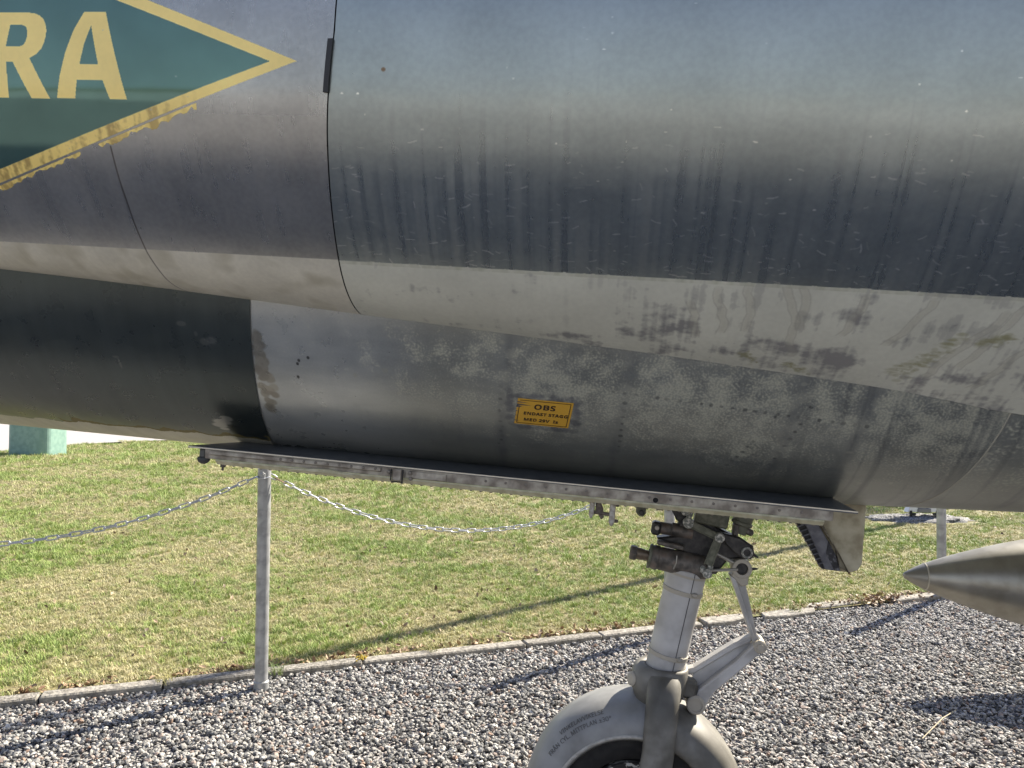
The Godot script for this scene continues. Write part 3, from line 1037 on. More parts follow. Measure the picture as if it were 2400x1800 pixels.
	prism(st, [Vector2(0.440, 1.066), Vector2(0.452, 1.045), Vector2(0.468, 1.01), Vector2(0.474, 0.986), Vector2(0.462, 0.986), Vector2(0.437, 1.03)], 0.0085, 0.010, 0.0005)
	build(st, "soot_patch", soot, flap)
	st = mb()
	prism(st, [Vector2(0.399, 1.13), Vector2(0.408, 1.13), Vector2(0.462, 1.045), Vector2(0.4735, 0.9995), Vector2(0.497, 0.9855), Vector2(0.470, 1.03), Vector2(0.453, 1.055)], 0.001, 0.018, 0.002)
	build(st, "stiffening_bead", blotchy([[0.3, 0.1, 0.075, 0.06], [0.6, 0.3, 0.27, 0.2]], 0.03, 5.0, 0.7, 0.0, 79), flap)
	st = mb()
	prism(st, [Vector2(0.342, 1.123), Vector2(0.368, 1.123), Vector2(0.440, 0.9865), Vector2(0.431, 0.9865), Vector2(0.424, 0.992)], 0.001, 0.004, 0.0005)
	build(st, "seal_strip", mat(0.012, 0.011, 0.012, 0.6), flap)
	for q in 10:
		var f := (q + 0.5) / 10.0
		var c := Vector3(lerpf(0.356, 0.428, f), lerpf(1.118, 0.996, f), 0.008)
		st = mb(); cbox(st, c, Vector3(0.025 - 0.01 * f, 0.0028, 0.010), 0.0005, Basis(Vector3(0, 0, 1), 0.45))
		build(st, "rib", slate, flap)

# rings of ellipses joined into one skin: [centre, rx, rz]
func loft(st: SurfaceTool, secs: Array, seg := 24) -> void:
	st.set_smooth_group(1)
	var R := []
	for q in secs:
		var rr := []
		for i in seg:
			var t := TAU * i / seg
			var cs := cos(t)
			var sn := sin(t)
			rr.append(q[0] + Vector3(signf(cs) * pow(absf(cs), 0.8) * q[1], 0, signf(sn) * pow(absf(sn), 0.8) * q[2]))
		R.append(rr)
	for k in R.size() - 1:
		for i in seg:
			var j := (i + 1) % seg
			quad(st, R[k][i], R[k][j], R[k + 1][j], R[k + 1][i])
	for e in [0, R.size() - 1]:
		for i in seg: tri(st, secs[e][0], R[e][i], R[e][(i + 1) % seg])
	st.set_smooth_group(-1)

func make_gear(jet: Node3D) -> void:
	var grey_p := blotchy([[0.25, 0.36, 0.345, 0.325], [0.55, 0.50, 0.485, 0.46], [0.8, 0.57, 0.555, 0.53]], 0.006, 2.0, 0.48, 0.0, 81)
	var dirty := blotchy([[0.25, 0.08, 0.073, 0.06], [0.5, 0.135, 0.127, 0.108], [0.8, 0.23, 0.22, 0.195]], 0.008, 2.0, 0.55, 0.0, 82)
	var brown := blotchy([[0.25, 0.055, 0.049, 0.043], [0.5, 0.12, 0.107, 0.093], [0.65, 0.17, 0.147, 0.125], [0.8, 0.2, 0.145, 0.115]], 0.012, 4.0, 0.5, 0.2, 83)
	var oily := blotchy([[0.3, 0.018, 0.017, 0.018], [0.7, 0.05, 0.047, 0.045]], 0.02, 4.0, 0.42, 0.2, 84)
	var steel := mat(0.36, 0.34, 0.30, 0.4, 0.5)
	var scab := blotchy([[0.3, 0.16, 0.17, 0.15], [0.55, 0.27, 0.27, 0.24], [0.7, 0.6, 0.58, 0.52]], 0.03, 6.0, 0.6, 0.1, 85)
	var cream := mat(0.42, 0.38, 0.31, 0.5)
	var green := blotchy([[0.3, 0.10, 0.105, 0.075], [0.7, 0.17, 0.17, 0.125]], 0.02, 4.0, 0.55, 0.1, 86)
	var Z := Vector3(0, 0, 1)
	# --- strut
	var top := Vector3(0.072, 0.945, 0)
	var bot := Vector3(0.026, 0.635, 0)
	var ax := (bot - top).normalized()
	var st := mb()
	tube(st, top, bot, 0.054, 0.0535, 40, 0.003)
	var strut := build(st, "gear_strut", grey_p, jet)
	strut.set_meta("label", "pale grey nose gear leg")
	for t in [[0.062, 0.0565, 0.012], [0.245, 0.0565, 0.012]]:
		st = mb(); ring(st, top + ax * t[0], ax, t[1], 0.053, t[2], 40)
		build(st, "band_clamp", cream, strut)
		var p: Vector3 = top + ax * t[0]
		st = mb(); cbox(st, p + Vector3(0.03, 0, 0.05), Vector3(0.016, 0.011, 0.012), 0.002)
		build(st, "clamp_screw", steel, strut)
	st = mb()    # seam of the leather boot
	var sp := []
	for q in 9: sp.append(top + ax * (0.005 + q * 0.035) + Vector3(0.018 + 0.0, 0, 0.0512))
	pipe(st, sp, 0.0013, 6)
	build(st, "boot_seam", mat(0.12, 0.115, 0.11, 0.7), strut)
	st = mb()
	for q in 3:
		var o := top + ax * (0.012 + q * 0.002)
		tube(st, o + ax * q * 0.0, o + ax * 0.003, 0.0552 - q * 0.0003, -1, 36, 0.0005)
	build(st, "boot_collar", cream, strut)
	# --- fork
	st = mb()
	loft(st, [[Vector3(0.028, 0.668, 0), 0.050, 0.05], [Vector3(0.027, 0.672, 0), 0.066, 0.066], [Vector3(0.022, 0.664, 0), 0.073, 0.073], [Vector3(0.017, 0.645, 0), 0.078, 0.077], [Vector3(0.015, 0.612, 0), 0.077, 0.08], [Vector3(0.016, 0.582, 0), 0.066, 0.082], [Vector3(0.02, 0.56, 0), 0.05, 0.07], [Vector3(0.02, 0.553, 0), 0.03, 0.04]], 36)
	var fork := build(st, "wheel_fork", dirty, jet)
	fork.set_meta("label", "grimy cast fork holding the nose wheel")
	for sd in [1.0, -1.0]:
		st = mb()
		loft(st, [[Vector3(0.024, 0.668, 0.03 * sd), 0.02, 0.02], [Vector3(0.026, 0.655, 0.038 * sd), 0.046, 0.046], [Vector3(0.028, 0.625, 0.058 * sd), 0.047, 0.05], [Vector3(0.026, 0.59, 0.088 * sd), 0.045, 0.046], [Vector3(0.024, 0.55, 0.112 * sd), 0.0435, 0.034], [Vector3(0.022, 0.48, 0.128 * sd), 0.0425, 0.025], [Vector3(0.018, 0.43, 0.132 * sd), 0.0425, 0.022], [Vector3(0.004, 0.35, 0.134 * sd), 0.044, 0.022], [Vector3(-0.02, 0.29, 0.134 * sd), 0.05, 0.023], [Vector3(-0.027, 0.25, 0.134 * sd), 0.045, 0.022], [Vector3(-0.027, 0.23, 0.134 * sd), 0.02, 0.012]], 28)
		build(st, "fork_leg", dirty, fork)
	st = mb(); tube(st, Vector3(-0.027, 0.273, -0.165), Vector3(-0.027, 0.273, 0.165), 0.024, -1, 24)
	build(st, "axle", steel, fork)
	st = mb()
	lathe(st, Vector3(-0.052, 0.628, 0.03), Vector3(-0.8, 0.1, 0.6), [Vector2(0, 0.02), Vector2(0.012, 0.019), Vector2(0.016, 0.013), Vector2(0.017, 0)], 20)
	build(st, "boss", cream, fork)
	st = mb(); cbox(st, Vector3(0.096, 0.616, 0.0), Vector3(0.05, 0.05, 0.06), 0.008)
	build(st, "link_lug", dirty, fork)
	# --- wheel
	var wc := Vector3(-0.027, 0.273, 0)
	st = mb()
	var tp := []
	for q in 25:
		var t := lerpf(-0.72 * PI, 0.72 * PI, q / 24.0)
		tp.append(Vector2(sin(t) * 0.078, 0.196 + 0.077 * cos(t)))
	smooth_lathe(st, wc, Z, tp, 56)
	var tyre := build(st, "wheel", blotchy([[0.3, 0.011, 0.011, 0.012], [0.7, 0.022, 0.021, 0.021]], 0.02, 3.0, 0.75, 0.0, 87), jet)
	tyre.set_meta("label", "black nose wheel tyre")
	st = mb()
	lathe(st, wc, Z, [Vector2(-0.06, 0.0), Vector2(-0.06, 0.13), Vector2(-0.055, 0.14), Vector2(0.055, 0.14), Vector2(0.062, 0.136), Vector2(0.062, 0.118), Vector2(0.045, 0.108), Vector2(0.04, 0.06), Vector2(0.06, 0.05), Vector2(0.06, 0.0)], 44)
	build(st, "rim", blotchy([[0.58, 0.02, 0.018, 0.017], [0.62, 0.06, 0.045, 0.035], [0.65, 0.6, 0.58, 0.52]], 0.012, 4.0, 0.6, 0.0, 88), tyre)
	# --- mudguard
	var guard_m := blotchy([[0.2, 0.14, 0.138, 0.13], [0.5, 0.235, 0.235, 0.23], [0.75, 0.31, 0.312, 0.305]], 0.005, 2.0, 0.45, 0.0, 89)
	var sec := [Vector2(-0.116, 0.225), Vector2(-0.119, 0.238), Vector2(-0.113, 0.262), Vector2(-0.104, 0.284), Vector2(-0.082, 0.300), Vector2(-0.045, 0.309), Vector2(0, 0.312), Vector2(0.045, 0.309), Vector2(0.082, 0.300), Vector2(0.104, 0.284), Vector2(0.113, 0.262), Vector2(0.119, 0.238), Vector2(0.116, 0.225)]
	var gpt := func(t: float, v: Vector2, d: float) -> Vector3: return wc + Vector3(cos(t) * (v.y - d), sin(t) * (v.y - d), v.x * (1.0 - d * 6.0))
	var P := []
	var U := []
	var ts := steps(deg_to_rad(82), deg_to_rad(196), 40)
	for t in ts:
		var col := []
		var uc := []
		for v in sec: col.append(gpt.call(t, v, 0.0)); uc.append(Vector2(t, v.x))
		for q in sec.size(): col.append(gpt.call(t, sec[sec.size() - 1 - q], 0.007)); uc.append(Vector2(t, q))
		col.append(col[0]); uc.append(uc[0])
		P.append(col); U.append(uc)
	st = mb(); sheet(st, P, U)
	for e in [0, P.size() - 1]:
		for q in sec.size() - 1: quad(st, P[e][q], P[e][q + 1], P[e][2 * sec.size() - 2 - q], P[e][2 * sec.size() - 1 - q])
	var guard := build(st, "mudguard", guard_m, jet)
	guard.set_meta("label", "pale grey mudguard arching over the nose wheel")
	for sd in [1.0, -1.0]:
		var rp := []
		for t in ts: rp.append(gpt.call(t, Vector2(0.1165 * sd, 0.2305), 0.0))
		st = mb(); pipe(st, rp, 0.0055, 8)
		build(st, "rolled_edge", blotchy([[0.3, 0.3, 0.285, 0.25], [0.7, 0.46, 0.44, 0.4]], 0.02, 4.0, 0.5, 0.0, 90), guard)
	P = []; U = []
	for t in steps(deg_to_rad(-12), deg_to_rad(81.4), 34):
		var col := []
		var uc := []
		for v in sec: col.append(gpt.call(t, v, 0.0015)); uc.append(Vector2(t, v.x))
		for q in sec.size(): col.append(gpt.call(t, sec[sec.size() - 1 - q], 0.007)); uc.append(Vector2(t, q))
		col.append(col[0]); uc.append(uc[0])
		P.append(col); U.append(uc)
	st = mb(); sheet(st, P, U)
	build(st, "rear_guard", dirty, guard).set_meta("label", "dirty brown rear half of the mudguard, coloured dark for its shade")  # darker material puts the shade on this half into its colour
	var ink := mat(0.10, 0.095, 0.085, 0.6)
	# lettering stencilled round the arch
	var ong := func(tx: float, ty: float, tz: float, mid: float, rad: float) -> Vector3:
		var t := mid - tx / rad
		var rr := rad + ty
		# walk up the side of the section to the wanted radius
		var zz := lerps(rr, [0.225, 0.238, 0.262, 0.284, 0.300, 0.309, 0.312], [0.116, 0.119, 0.113, 0.104, 0.082, 0.045, 0.0])
		return wc + Vector3(cos(t) * (rr + tz * 0.3), sin(t) * (rr + tz * 0.3), zz + tz + 0.0006)
	lettering("FRÅN CYL. MITTPLAN ±30°", 0.0105, 1.2, "lettering", ink, guard, func(x, y, z): return ong.call(x, y, z, deg_to_rad(128), 0.279), 400)
	lettering("VINKELAVVIKELSE", 0.0105, 1.2, "lettering", ink, guard, func(x, y, z): return ong.call(x, y * 0.75, z, deg_to_rad(124), 0.294), 400)
	# --- torque links
	st = mb()
	prism(st, [Vector2(0.190, 0.945), Vector2(0.230, 0.925), Vector2(0.270, 0.790), Vector2(0.283, 0.777), Vector2(0.262, 0.763), Vector2(0.254, 0.784)], -0.012, 0.016, 0.003)
	prism(st, [Vector2(0.186, 0.943), Vector2(0.202, 0.937), Vector2(0.263, 0.785), Vector2(0.254, 0.784)], -0.03, 0.026, 0.002)
	var up := build(st, "torque_link", grey_p, jet)
	st = mb(); ring(st, Vector3(0.216, 0.966, 0.0), Z, 0.027, 0.0165, 0.06, 28)
	build(st, "eye", cream, up)
	st = mb(); prism(st, [Vector2(0.188, 0.945), Vector2(0.197, 0.962), Vector2(0.216, 0.942), Vector2(0.236, 0.955), Vector2(0.235, 0.923), Vector2(0.217, 0.917)], -0.02, 0.028, 0.003)
	build(st, "boss_plate", cream, up)
	st = mb(); tube(st, Vector3(0.216, 0.966, -0.028), Vector3(0.216, 0.966, 0.02), 0.0163, -1, 20)
	build(st, "bush", oily, up)
	st = mb()
	prism(st, [Vector2(0.275, 0.779), Vector2(0.290, 0.762), Vector2(0.280, 0.740), Vector2(0.226, 0.680), Vector2(0.170, 0.622), Vector2(0.152, 0.590), Vector2(0.140, 0.562), Vector2(0.115, 0.575), Vector2(0.124, 0.618), Vector2(0.219, 0.712), Vector2(0.250, 0.748)], -0.006, 0.03, 0.004)
	prism(st, [Vector2(0.270, 0.781), Vector2(0.256, 0.780), Vector2(0.212, 0.755), Vector2(0.109, 0.672), Vector2(0.090, 0.665), Vector2(0.090, 0.650), Vector2(0.112, 0.656), Vector2(0.214, 0.736), Vector2(0.256, 0.762)], -0.03, 0.008, 0.004)
	var low := build(st, "torque_link", grey_p, jet)
	st = mb()
	prism(st, [Vector2(0.256, 0.765), Vector2(0.214, 0.739), Vector2(0.110, 0.662), Vector2(0.108, 0.645), Vector2(0.124, 0.617), Vector2(0.220, 0.712), Vector2(0.262, 0.750)], -0.012, -0.002, 0.001)
	build(st, "pocket_web", grey_p, low)
	st = mb(); lathe(st, Vector3(0.120, 0.578, -0.02), Z, [Vector2(0, 0), Vector2(0, 0.026), Vector2(0.052, 0.026), Vector2(0.055, 0.0225), Vector2(0.055, 0.018), Vector2(0.051, 0.0175), Vector2(0.051, 0)], 28)
	build(st, "eye", cream, low)
	st = mb(); lathe(st, Vector3(0.279, 0.760, -0.03), Z, [Vector2(0, 0), Vector2(0, 0.0175), Vector2(0.062, 0.0175), Vector2(0.065, 0.0145), Vector2(0.065, 0.0095), Vector2(0.07, 0.009), Vector2(0.07, 0.0)], 24)
	build(st, "knee_pin", cream, low)
	# --- trunnion and actuators under the bay
	st = mb()
	lathe(st, Vector3(-0.050, 0.974, 0.02), Vector3(1, -0.12, 0), [Vector2(0.012, 0.026), Vector2(0.016, 0.031), Vector2(0.026, 0.0345), Vector2(0.036, 0.0345), Vector2(0.04, 0.032), Vector2(0.10, 0.0335), Vector2(0.16, 0.034), Vector2(0.175, 0.028), Vector2(0.175, 0)], 30)
	var body := build(st, "trunnion_housing", brown, jet)
	body.set_meta("label", "rust brown trunnion cylinder and linkage above the gear leg")
	st = mb(); ring(st, Vector3(-0.036, 0.972, 0.02), Vector3(1, -0.12, 0), 0.0345, 0.026, 0.008, 30)
	build(st, "end_ring", green, body)
	st = mb(); lathe(st, Vector3(-0.082, 0.9775, 0.02), Vector3(1, -0.12, 0), [Vector2(0.0, 0.0), Vector2(0.0, 0.0165), Vector2(0.022, 0.0165), Vector2(0.03, 0.0148), Vector2(0.06, 0.0148), Vector2(0.06, 0)], 26)
	build(st, "shaft", mat(0.16, 0.125, 0.09, 0.4, 0.4), body)
	st = mb(); lathe(st, Vector3(-0.092, 0.9785, 0.02), Vector3(1, -0.12, 0), [Vector2(0.0, 0.009), Vector2(0.0, 0.018), Vector2(0.003, 0.0215), Vector2(0.017, 0.0215), Vector2(0.021, 0.017), Vector2(0.021, 0.0)], 6, false)
	build(st, "hex_nut", brown, body)
	st = mb(); pipe(st, [Vector3(0.036, 0.987, 0.0505), Vector3(0.036, 0.968, 0.0545), Vector3(0.030, 0.949, 0.049)], 0.0022, 6)
	build(st, "lock_wire", steel, body)
	st = mb()
	prism(st, [Vector2(-0.02, 1.024), Vector2(0.036, 1.036), Vector2(0.036, 1.08), Vector2(0.126, 1.078), Vector2(0.195, 1.05), Vector2(0.235, 1.03), Vector2(0.237, 1.006), Vector2(0.215, 0.992), Vector2(0.18, 0.985), Vector2(0.15, 0.94), Vector2(0.10, 0.93), Vector2(0.062, 0.99), Vector2(0.0, 1.003), Vector2(-0.012, 1.012)], -0.04, 0.012, 0.005)
	build(st, "trunnion_block", oily, body)
	st = mb(); lathe(st, Vector3(-0.022, 1.052, 0.0), Vector3(1, -0.06, 0), [Vector2(0.006, 0.0), Vector2(0.006, 0.017), Vector2(0.04, 0.0175), Vector2(0.042, 0.0205), Vector2(0.10, 0.0205), Vector2(0.10, 0)], 24)
	build(st, "side_cylinder", brown, body)
	st = mb(); cbox(st, Vector3(-0.024, 1.051, 0.004), Vector3(0.026, 0.038, 0.04), 0.006, Basis(Vector3(0, 0, 1), -0.1))
	build(st, "end_fitting", oily, body)
	st = mb(); tube(st, Vector3(-0.022, 1.054, 0.022), Vector3(-0.022, 1.054, 0.031), 0.0065, -1, 14)
	build(st, "bolt", steel, body)
	st = mb(); cbox(st, Vector3(0.018, 1.012, 0.03), Vector3(0.075, 0.013, 0.03), 0.003, Basis(Vector3(0, 0, 1), -0.12))
	build(st, "clamp_bar", brown, body)
	# bright scabby crank: two arms and their eyes
	var arm := func(a: Vector3, b: Vector3, w0: float, w1: float):
		var d := (b - a).normalized()
		var n := Vector3(-d.y, d.x, 0)
		var s2 := mb()
		prism(s2, [Vector2(a.x + n.x * w0, a.y + n.y * w0), Vector2(b.x + n.x * w1, b.y + n.y * w1), Vector2(b.x - n.x * w1, b.y - n.y * w1), Vector2(a.x - n.x * w0, a.y - n.y * w0)], a.z - 0.006, a.z + 0.003, 0.001)
		for q in [1.0, -1.0]:
			pipe(s2, [a + n * w0 * q + Z * 0.004, b + n * w1 * q + Z * 0.004], 0.0021, 6)
		return s2
	var crank := build(arm.call(Vector3(0.06, 1.081, 0.055), Vector3(0.144, 1.050, 0.055), 0.0085, 0.0085), "crank_arm", green, jet)
	crank.set_meta("label", "scabby two armed crank lever")
	build(arm.call(Vector3(0.144, 1.050, 0.055), Vector3(0.121, 0.972, 0.055), 0.0095, 0.0105), "crank_arm", green, crank)
	for q in [[0.060, 1.081, 0.0145], [0.146, 1.050, 0.0135]]:
		st = mb(); lathe(st, Vector3(q[0], q[1], 0.043), Z, [Vector2(0, 0), Vector2(0, q[2]), Vector2(0.02, q[2]), Vector2(0.022, q[2] - 0.003), Vector2(0.022, 0.007), Vector2(0.02, 0.0065), Vector2(0.02, 0)], 22)
		build(st, "eye", scab, crank)
	st = mb(); lathe(st, Vector3(0.120, 0.950, 0.042), Z, [Vector2(0, 0), Vector2(0, 0.0135), Vector2(0.026, 0.0135), Vector2(0.029, 0.010), Vector2(0.029, 0)], 8, false)
	build(st, "castle_nut", scab, crank)
	st = mb()
	cbox(st, Vector3(0.108, 0.958, 0.05), Vector3(0.014, 0.02, 0.02), 0.004)
	cbox(st, Vector3(0.128, 0.966, 0.05), Vector3(0.014, 0.016, 0.02), 0.004)
	build(st, "fork_end", scab, crank)
	st = mb(); cbox(st, Vector3(0.066, 1.112, 0.05), Vector3(0.014, 0.05, 0.012), 0.003, Basis(Vector3(0, 0, 1), -0.3)); tube(st, Vector3(0.049, 1.112, 0.045), Vector3(0.049, 1.112, 0.065), 0.011, -1, 16)
	build(st, "drop_link", scab, crank)
	# green junction box, hydraulic bottle, rods
	st = mb(); cbox(st, Vector3(0.127, 1.104, 0.0), Vector3(0.092, 0.06, 0.05), 0.004, Basis(Vector3(0, 0, 1), -0.12))
	var jb := build(st, "valve_box", green, jet)
	st = mb(); lathe(st, Vector3(0.228, 1.16, 0.0), Vector3(-0.25, -1, 0), [Vector2(0, 0.026), Vector2(0.068, 0.026), Vector2(0.071, 0.029), Vector2(0.078, 0.029), Vector2(0.082, 0.022), Vector2(0.104, 0.02), Vector2(0.106, 0)], 26)
	build(st, "damper_cylinder", green, jb)
	st = mb(); cbox(st, Vector3(0.192, 1.07, 0.012), Vector3(0.016, 0.036, 0.03), 0.004); cbox(st, Vector3(0.23, 1.066, 0.0), Vector3(0.026, 0.018, 0.024), 0.005, Basis(Z, -0.3))
	build(st, "fitting", brown, jb)
	st = mb(); prism(st, [Vector2(0.149, 1.062), Vector2(0.205, 1.052), Vector2(0.240, 1.032), Vector2(0.246, 1.008), Vector2(0.236, 0.996), Vector2(0.214, 0.994), Vector2(0.184, 1.014), Vector2(0.165, 1.03)], 0.013, 0.035, 0.004)
	var ra := build(st, "rocker", oily, jet)
	st = mb(); ring(st, Vector3(0.224, 1.014, 0.03), Z, 0.0155, 0.010, 0.024, 24)
	build(st, "eye", scab, ra)
	st = mb(); tube(st, Vector3(0.243, 1.008, 0.02), Vector3(0.258, 1.0, 0.02), 0.0045, 0.002, 8); build(st, "grease_nipple", oily, ra)
	st = mb(); tube(st, Vector3(0.236, 0.962, 0.0), Vector3(0.262, 0.966, 0.0), 0.006, 0.0025, 8)
	build(st, "grease_nipple", oily, ra)
	st = mb(); tube(st, Vector3(0.128, 0.952, 0.03), Vector3(0.205, 0.964, 0.03), 0.0042, -1, 10); tube(st, Vector3(0.14, 1.0, 0.01), Vector3(0.205, 0.975, 0.02), 0.006, 0.0055, 10)
	build(st, "tie_rod", steel, ra)
	# roller and clevis further forward in the bay
	st = mb(); prism(st, [Vector2(-0.086, 1.15), Vector2(-0.056, 1.15), Vector2(-0.056, 1.09), Vector2(-0.063, 1.080), Vector2(-0.074, 1.080), Vector2(-0.084, 1.09)], 0.0, 0.022, 0.004)
	var cl := build(st, "bay_hinge", green, jet)
	st = mb(); tube(st, Vector3(-0.068, 1.092, 0.0), Vector3(-0.068, 1.092, 0.027), 0.0075, -1, 14)
	build(st, "pin", oily, cl)
	st = mb(); prism(st, [Vector2(-0.06, 1.10), Vector2(-0.03, 1.125), Vector2(-0.03, 1.15), Vector2(-0.06, 1.15)], 0.002, 0.014, 0.002)
	build(st, "gusset", dirty, cl)
	st = mb(); lathe(st, Vector3(-0.016, 1.126, 0.0), Z, [Vector2(0, 0), Vector2(0, 0.022), Vector2(0.016, 0.022), Vector2(0.018, 0.019), Vector2(0.018, 0.013), Vector2(0.014, 0.012), Vector2(0.014, 0)], 26)
	build(st, "roller", dirty, cl)
	st = mb(); prism(st, [Vector2(0.0, 1.13), Vector2(0.03, 1.13), Vector2(0.06, 1.10), Vector2(0.05, 1.07), Vector2(0.03, 1.08)], -0.01, 0.012, 0.003)
	build(st, "bay_link", oily, cl)

# ------------------------------------------------------------------ drop tanks
func make_tank(called: String, label: String, tip: Vector3, dir: Vector3, pyl: float) -> void:
	var t := thing(called, label, "drop tank", tip, "drop tanks under the aircraft")
	var m := StandardMaterial3D.new()
	var n := NoiseTexture2D.new()
	n.width = 512; n.height = 512; n.seamless = true
	n.noise = noise(0.01, 93, 5)
	var g := Gradient.new()
	g.offsets = PackedFloat32Array([0.25, 0.5, 0.8])
	g.colors = PackedColorArray([srgb(0.27, 0.255, 0.215), srgb(0.36, 0.345, 0.30), srgb(0.42, 0.405, 0.36)])
	n.color_ramp = g
	m.albedo_texture = n
	m.uv1_triplanar = true
	m.uv1_scale = Vector3.ONE * 2.0
	m.metallic = 0.75
	m.roughness = 0.38
	var pd := [0.0, 0.006, 0.02, 0.04, 0.065]
	var pr := [0.0, 0.0095, 0.018, 0.029, 0.0415]
	var d := dir.normalized()
	var st := mb()
	var prof := []
	for k in pd.size(): prof.append(Vector2(pd[k], pr[k]))
	smooth_lathe(st, Vector3.ZERO, d, prof, 40)
	build(st, "nose_cap", mat(0.30, 0.29, 0.26, 0.42, 0.7), t)
	st = mb()
	prof = []
	for q in 40:
		var x := 0.068 + 0.95 * q / 39.0
		prof.append(Vector2(x, lerps(x, [0.068, 0.11, 0.17, 0.26, 0.36, 0.5, 0.7, 1.02], [0.0425, 0.059, 0.0800, 0.108, 0.134, 0.165, 0.20, 0.235])))
	# ease the corners of the table
	for pass_n in 3:
		for q in range(1, prof.size() - 1): prof[q] = Vector2(prof[q].x, (prof[q - 1].y + prof[q].y * 2.0 + prof[q + 1].y) * 0.25)
	for q in 16: prof.append(Vector2(1.02 + 0.12 * (q + 1), 0.235 + 0.015 * sin((q + 1) / 16.0 * PI)))
	for q in 12: prof.append(Vector2(2.94 + 0.1 * (q + 1), 0.235 * cos((q + 1) / 12.0 * PI * 0.5)))
	smooth_lathe(st, Vector3.ZERO, d, prof, 56)
	build(st, "tank_shell", m, t)
	st = mb()
	lathe(st, d * 0.0655, d, [Vector2(0, 0.0416), Vector2(0.0008, 0.0432), Vector2(0.0032, 0.0438), Vector2(0.004, 0.0424)], 40)
	build(st, "cap_joint", mat(0.5, 0.47, 0.4, 0.5, 0.3), t)
	st = mb()
	cbox(st, d * 1.9 + Vector3(0, pyl * 0.5 + 0.2, 0), Vector3(0.9, pyl, 0.06), 0.02, Basis(Vector3.UP, -deg_to_rad(9.0)) * Basis(Vector3(0, 0, 1), -deg_to_rad(4.2)))
	build(st, "pylon", mat(0.2, 0.2, 0.19, 0.5), t)

# ------------------------------------------------------------------ surroundings
const K0 := Vector3(-1.214, 0, -3.789)
const KU := Vector3(0.9198, 0, -0.3923)
const KN := Vector3(-0.3923, 0, -0.9198)
func kp(u: float, n: float, y := 0.0) -> Vector3: return K0 + KU * u + KN * n + Vector3(0, y, 0)
func kerb_n(u: float) -> float: return 0.145 - 0.042 * u + 0.006 * sin(u * 3.1)

func flat_poly(pts: Array, y: float, m: Material, called: String) -> MeshInstance3D:
	var p2 := PackedVector2Array()
	for p in pts: p2.append(Vector2(p.x, p.z))
	var idx := Geometry2D.triangulate_polygon(p2)
	var st := mb()
	for k in range(0, idx.size(), 3):
		var a := p2[idx[k]]
		var b := p2[idx[k + 1]]
		var c := p2[idx[k + 2]]
		if (b - a).cross(c - a) < 0: var t := b; b = c; c = t
		for q in [a, b, c]:
			st.set_uv(q)
			st.add_vertex(Vector3(q.x, y, q.y))
	var o := build(st, called, m)
	struct(o)
	return o

func stone_mesh(sd: int) -> ArrayMesh:
	rng.seed = sd
	var g := (1.0 + sqrt(5.0)) / 2.0
	var v := [Vector3(-1, g, 0), Vector3(1, g, 0), Vector3(-1, -g, 0), Vector3(1, -g, 0), Vector3(0, -1, g), Vector3(0, 1, g), Vector3(0, -1, -g), Vector3(0, 1, -g), Vector3(g, 0, -1), Vector3(g, 0, 1), Vector3(-g, 0, -1), Vector3(-g, 0, 1)]
	for k in 12: v[k] = v[k].normalized() * rng.randf_range(0.72, 1.2)
	var f := [[0, 11, 5], [0, 5, 1], [0, 1, 7], [0, 7, 10], [0, 10, 11], [1, 5, 9], [5, 11, 4], [11, 10, 2], [10, 7, 6], [7, 1, 8], [3, 9, 4], [3, 4, 2], [3, 2, 6], [3, 6, 8], [3, 8, 9], [4, 9, 5], [2, 4, 11], [6, 2, 10], [8, 6, 7], [9, 8, 1]]
	var st := mb()
	for t in f: tri(st, v[t[0]], v[t[2]], v[t[1]])
	st.generate_normals()
	return st.commit()

func blade(st: SurfaceTool, base: Vector3, dir: Vector3, h: float, w: float, bend: float) -> void:
	var side := Vector3(-dir.z, 0, dir.x).normalized() * w * 0.5
	var mid := base + Vector3(0, h * 0.6, 0) + dir * bend * 0.35
	var tip := base + Vector3(0, h * (1.0 - bend * bend / (h * h) * 0.12), 0) + dir * bend
	st.set_smooth_group(-1)
	quad(st, base - side, base + side, mid + side * 0.7, mid - side * 0.7)
	tri(st, mid - side * 0.7, mid + side * 0.7, tip)

func tuft_mesh(sd: int, n: int, h0: float, h1: float, rad: float, lean: float) -> ArrayMesh:
	rng.seed = sd
	var st := mb()
	for k in n:
		var a := rng.randf() * TAU
		var r := sqrt(rng.randf()) * rad
		var d := Vector3.FORWARD.rotated(Vector3.UP, rng.randf() * TAU)
		var h := rng.randf_range(h0, h1)
		blade(st, Vector3(cos(a) * r, -0.004, sin(a) * r), d, h, rng.randf_range(0.0022, 0.0036), h * rng.randf_range(0.2, lean))
	st.generate_normals()
	return st.commit()

func scatter(mesh: Mesh, m: Material, xf: Array, cols: Array, called: String, label: String, category: String) -> MultiMeshInstance3D:
	var mm := MultiMesh.new()
	mm.transform_format = MultiMesh.TRANSFORM_3D
	mm.use_colors = true
	mm.mesh = mesh
	mm.instance_count = xf.size()
	for i in xf.size():
		mm.set_instance_transform(i, xf[i])
		mm.set_instance_color(i, cols[i])
	var o := MultiMeshInstance3D.new()
	o.multimesh = mm
	o.material_override = m
	o.name = numbered(called)
	add_child(o, true)
	tag(o, label, category, "", "stuff")
	return o

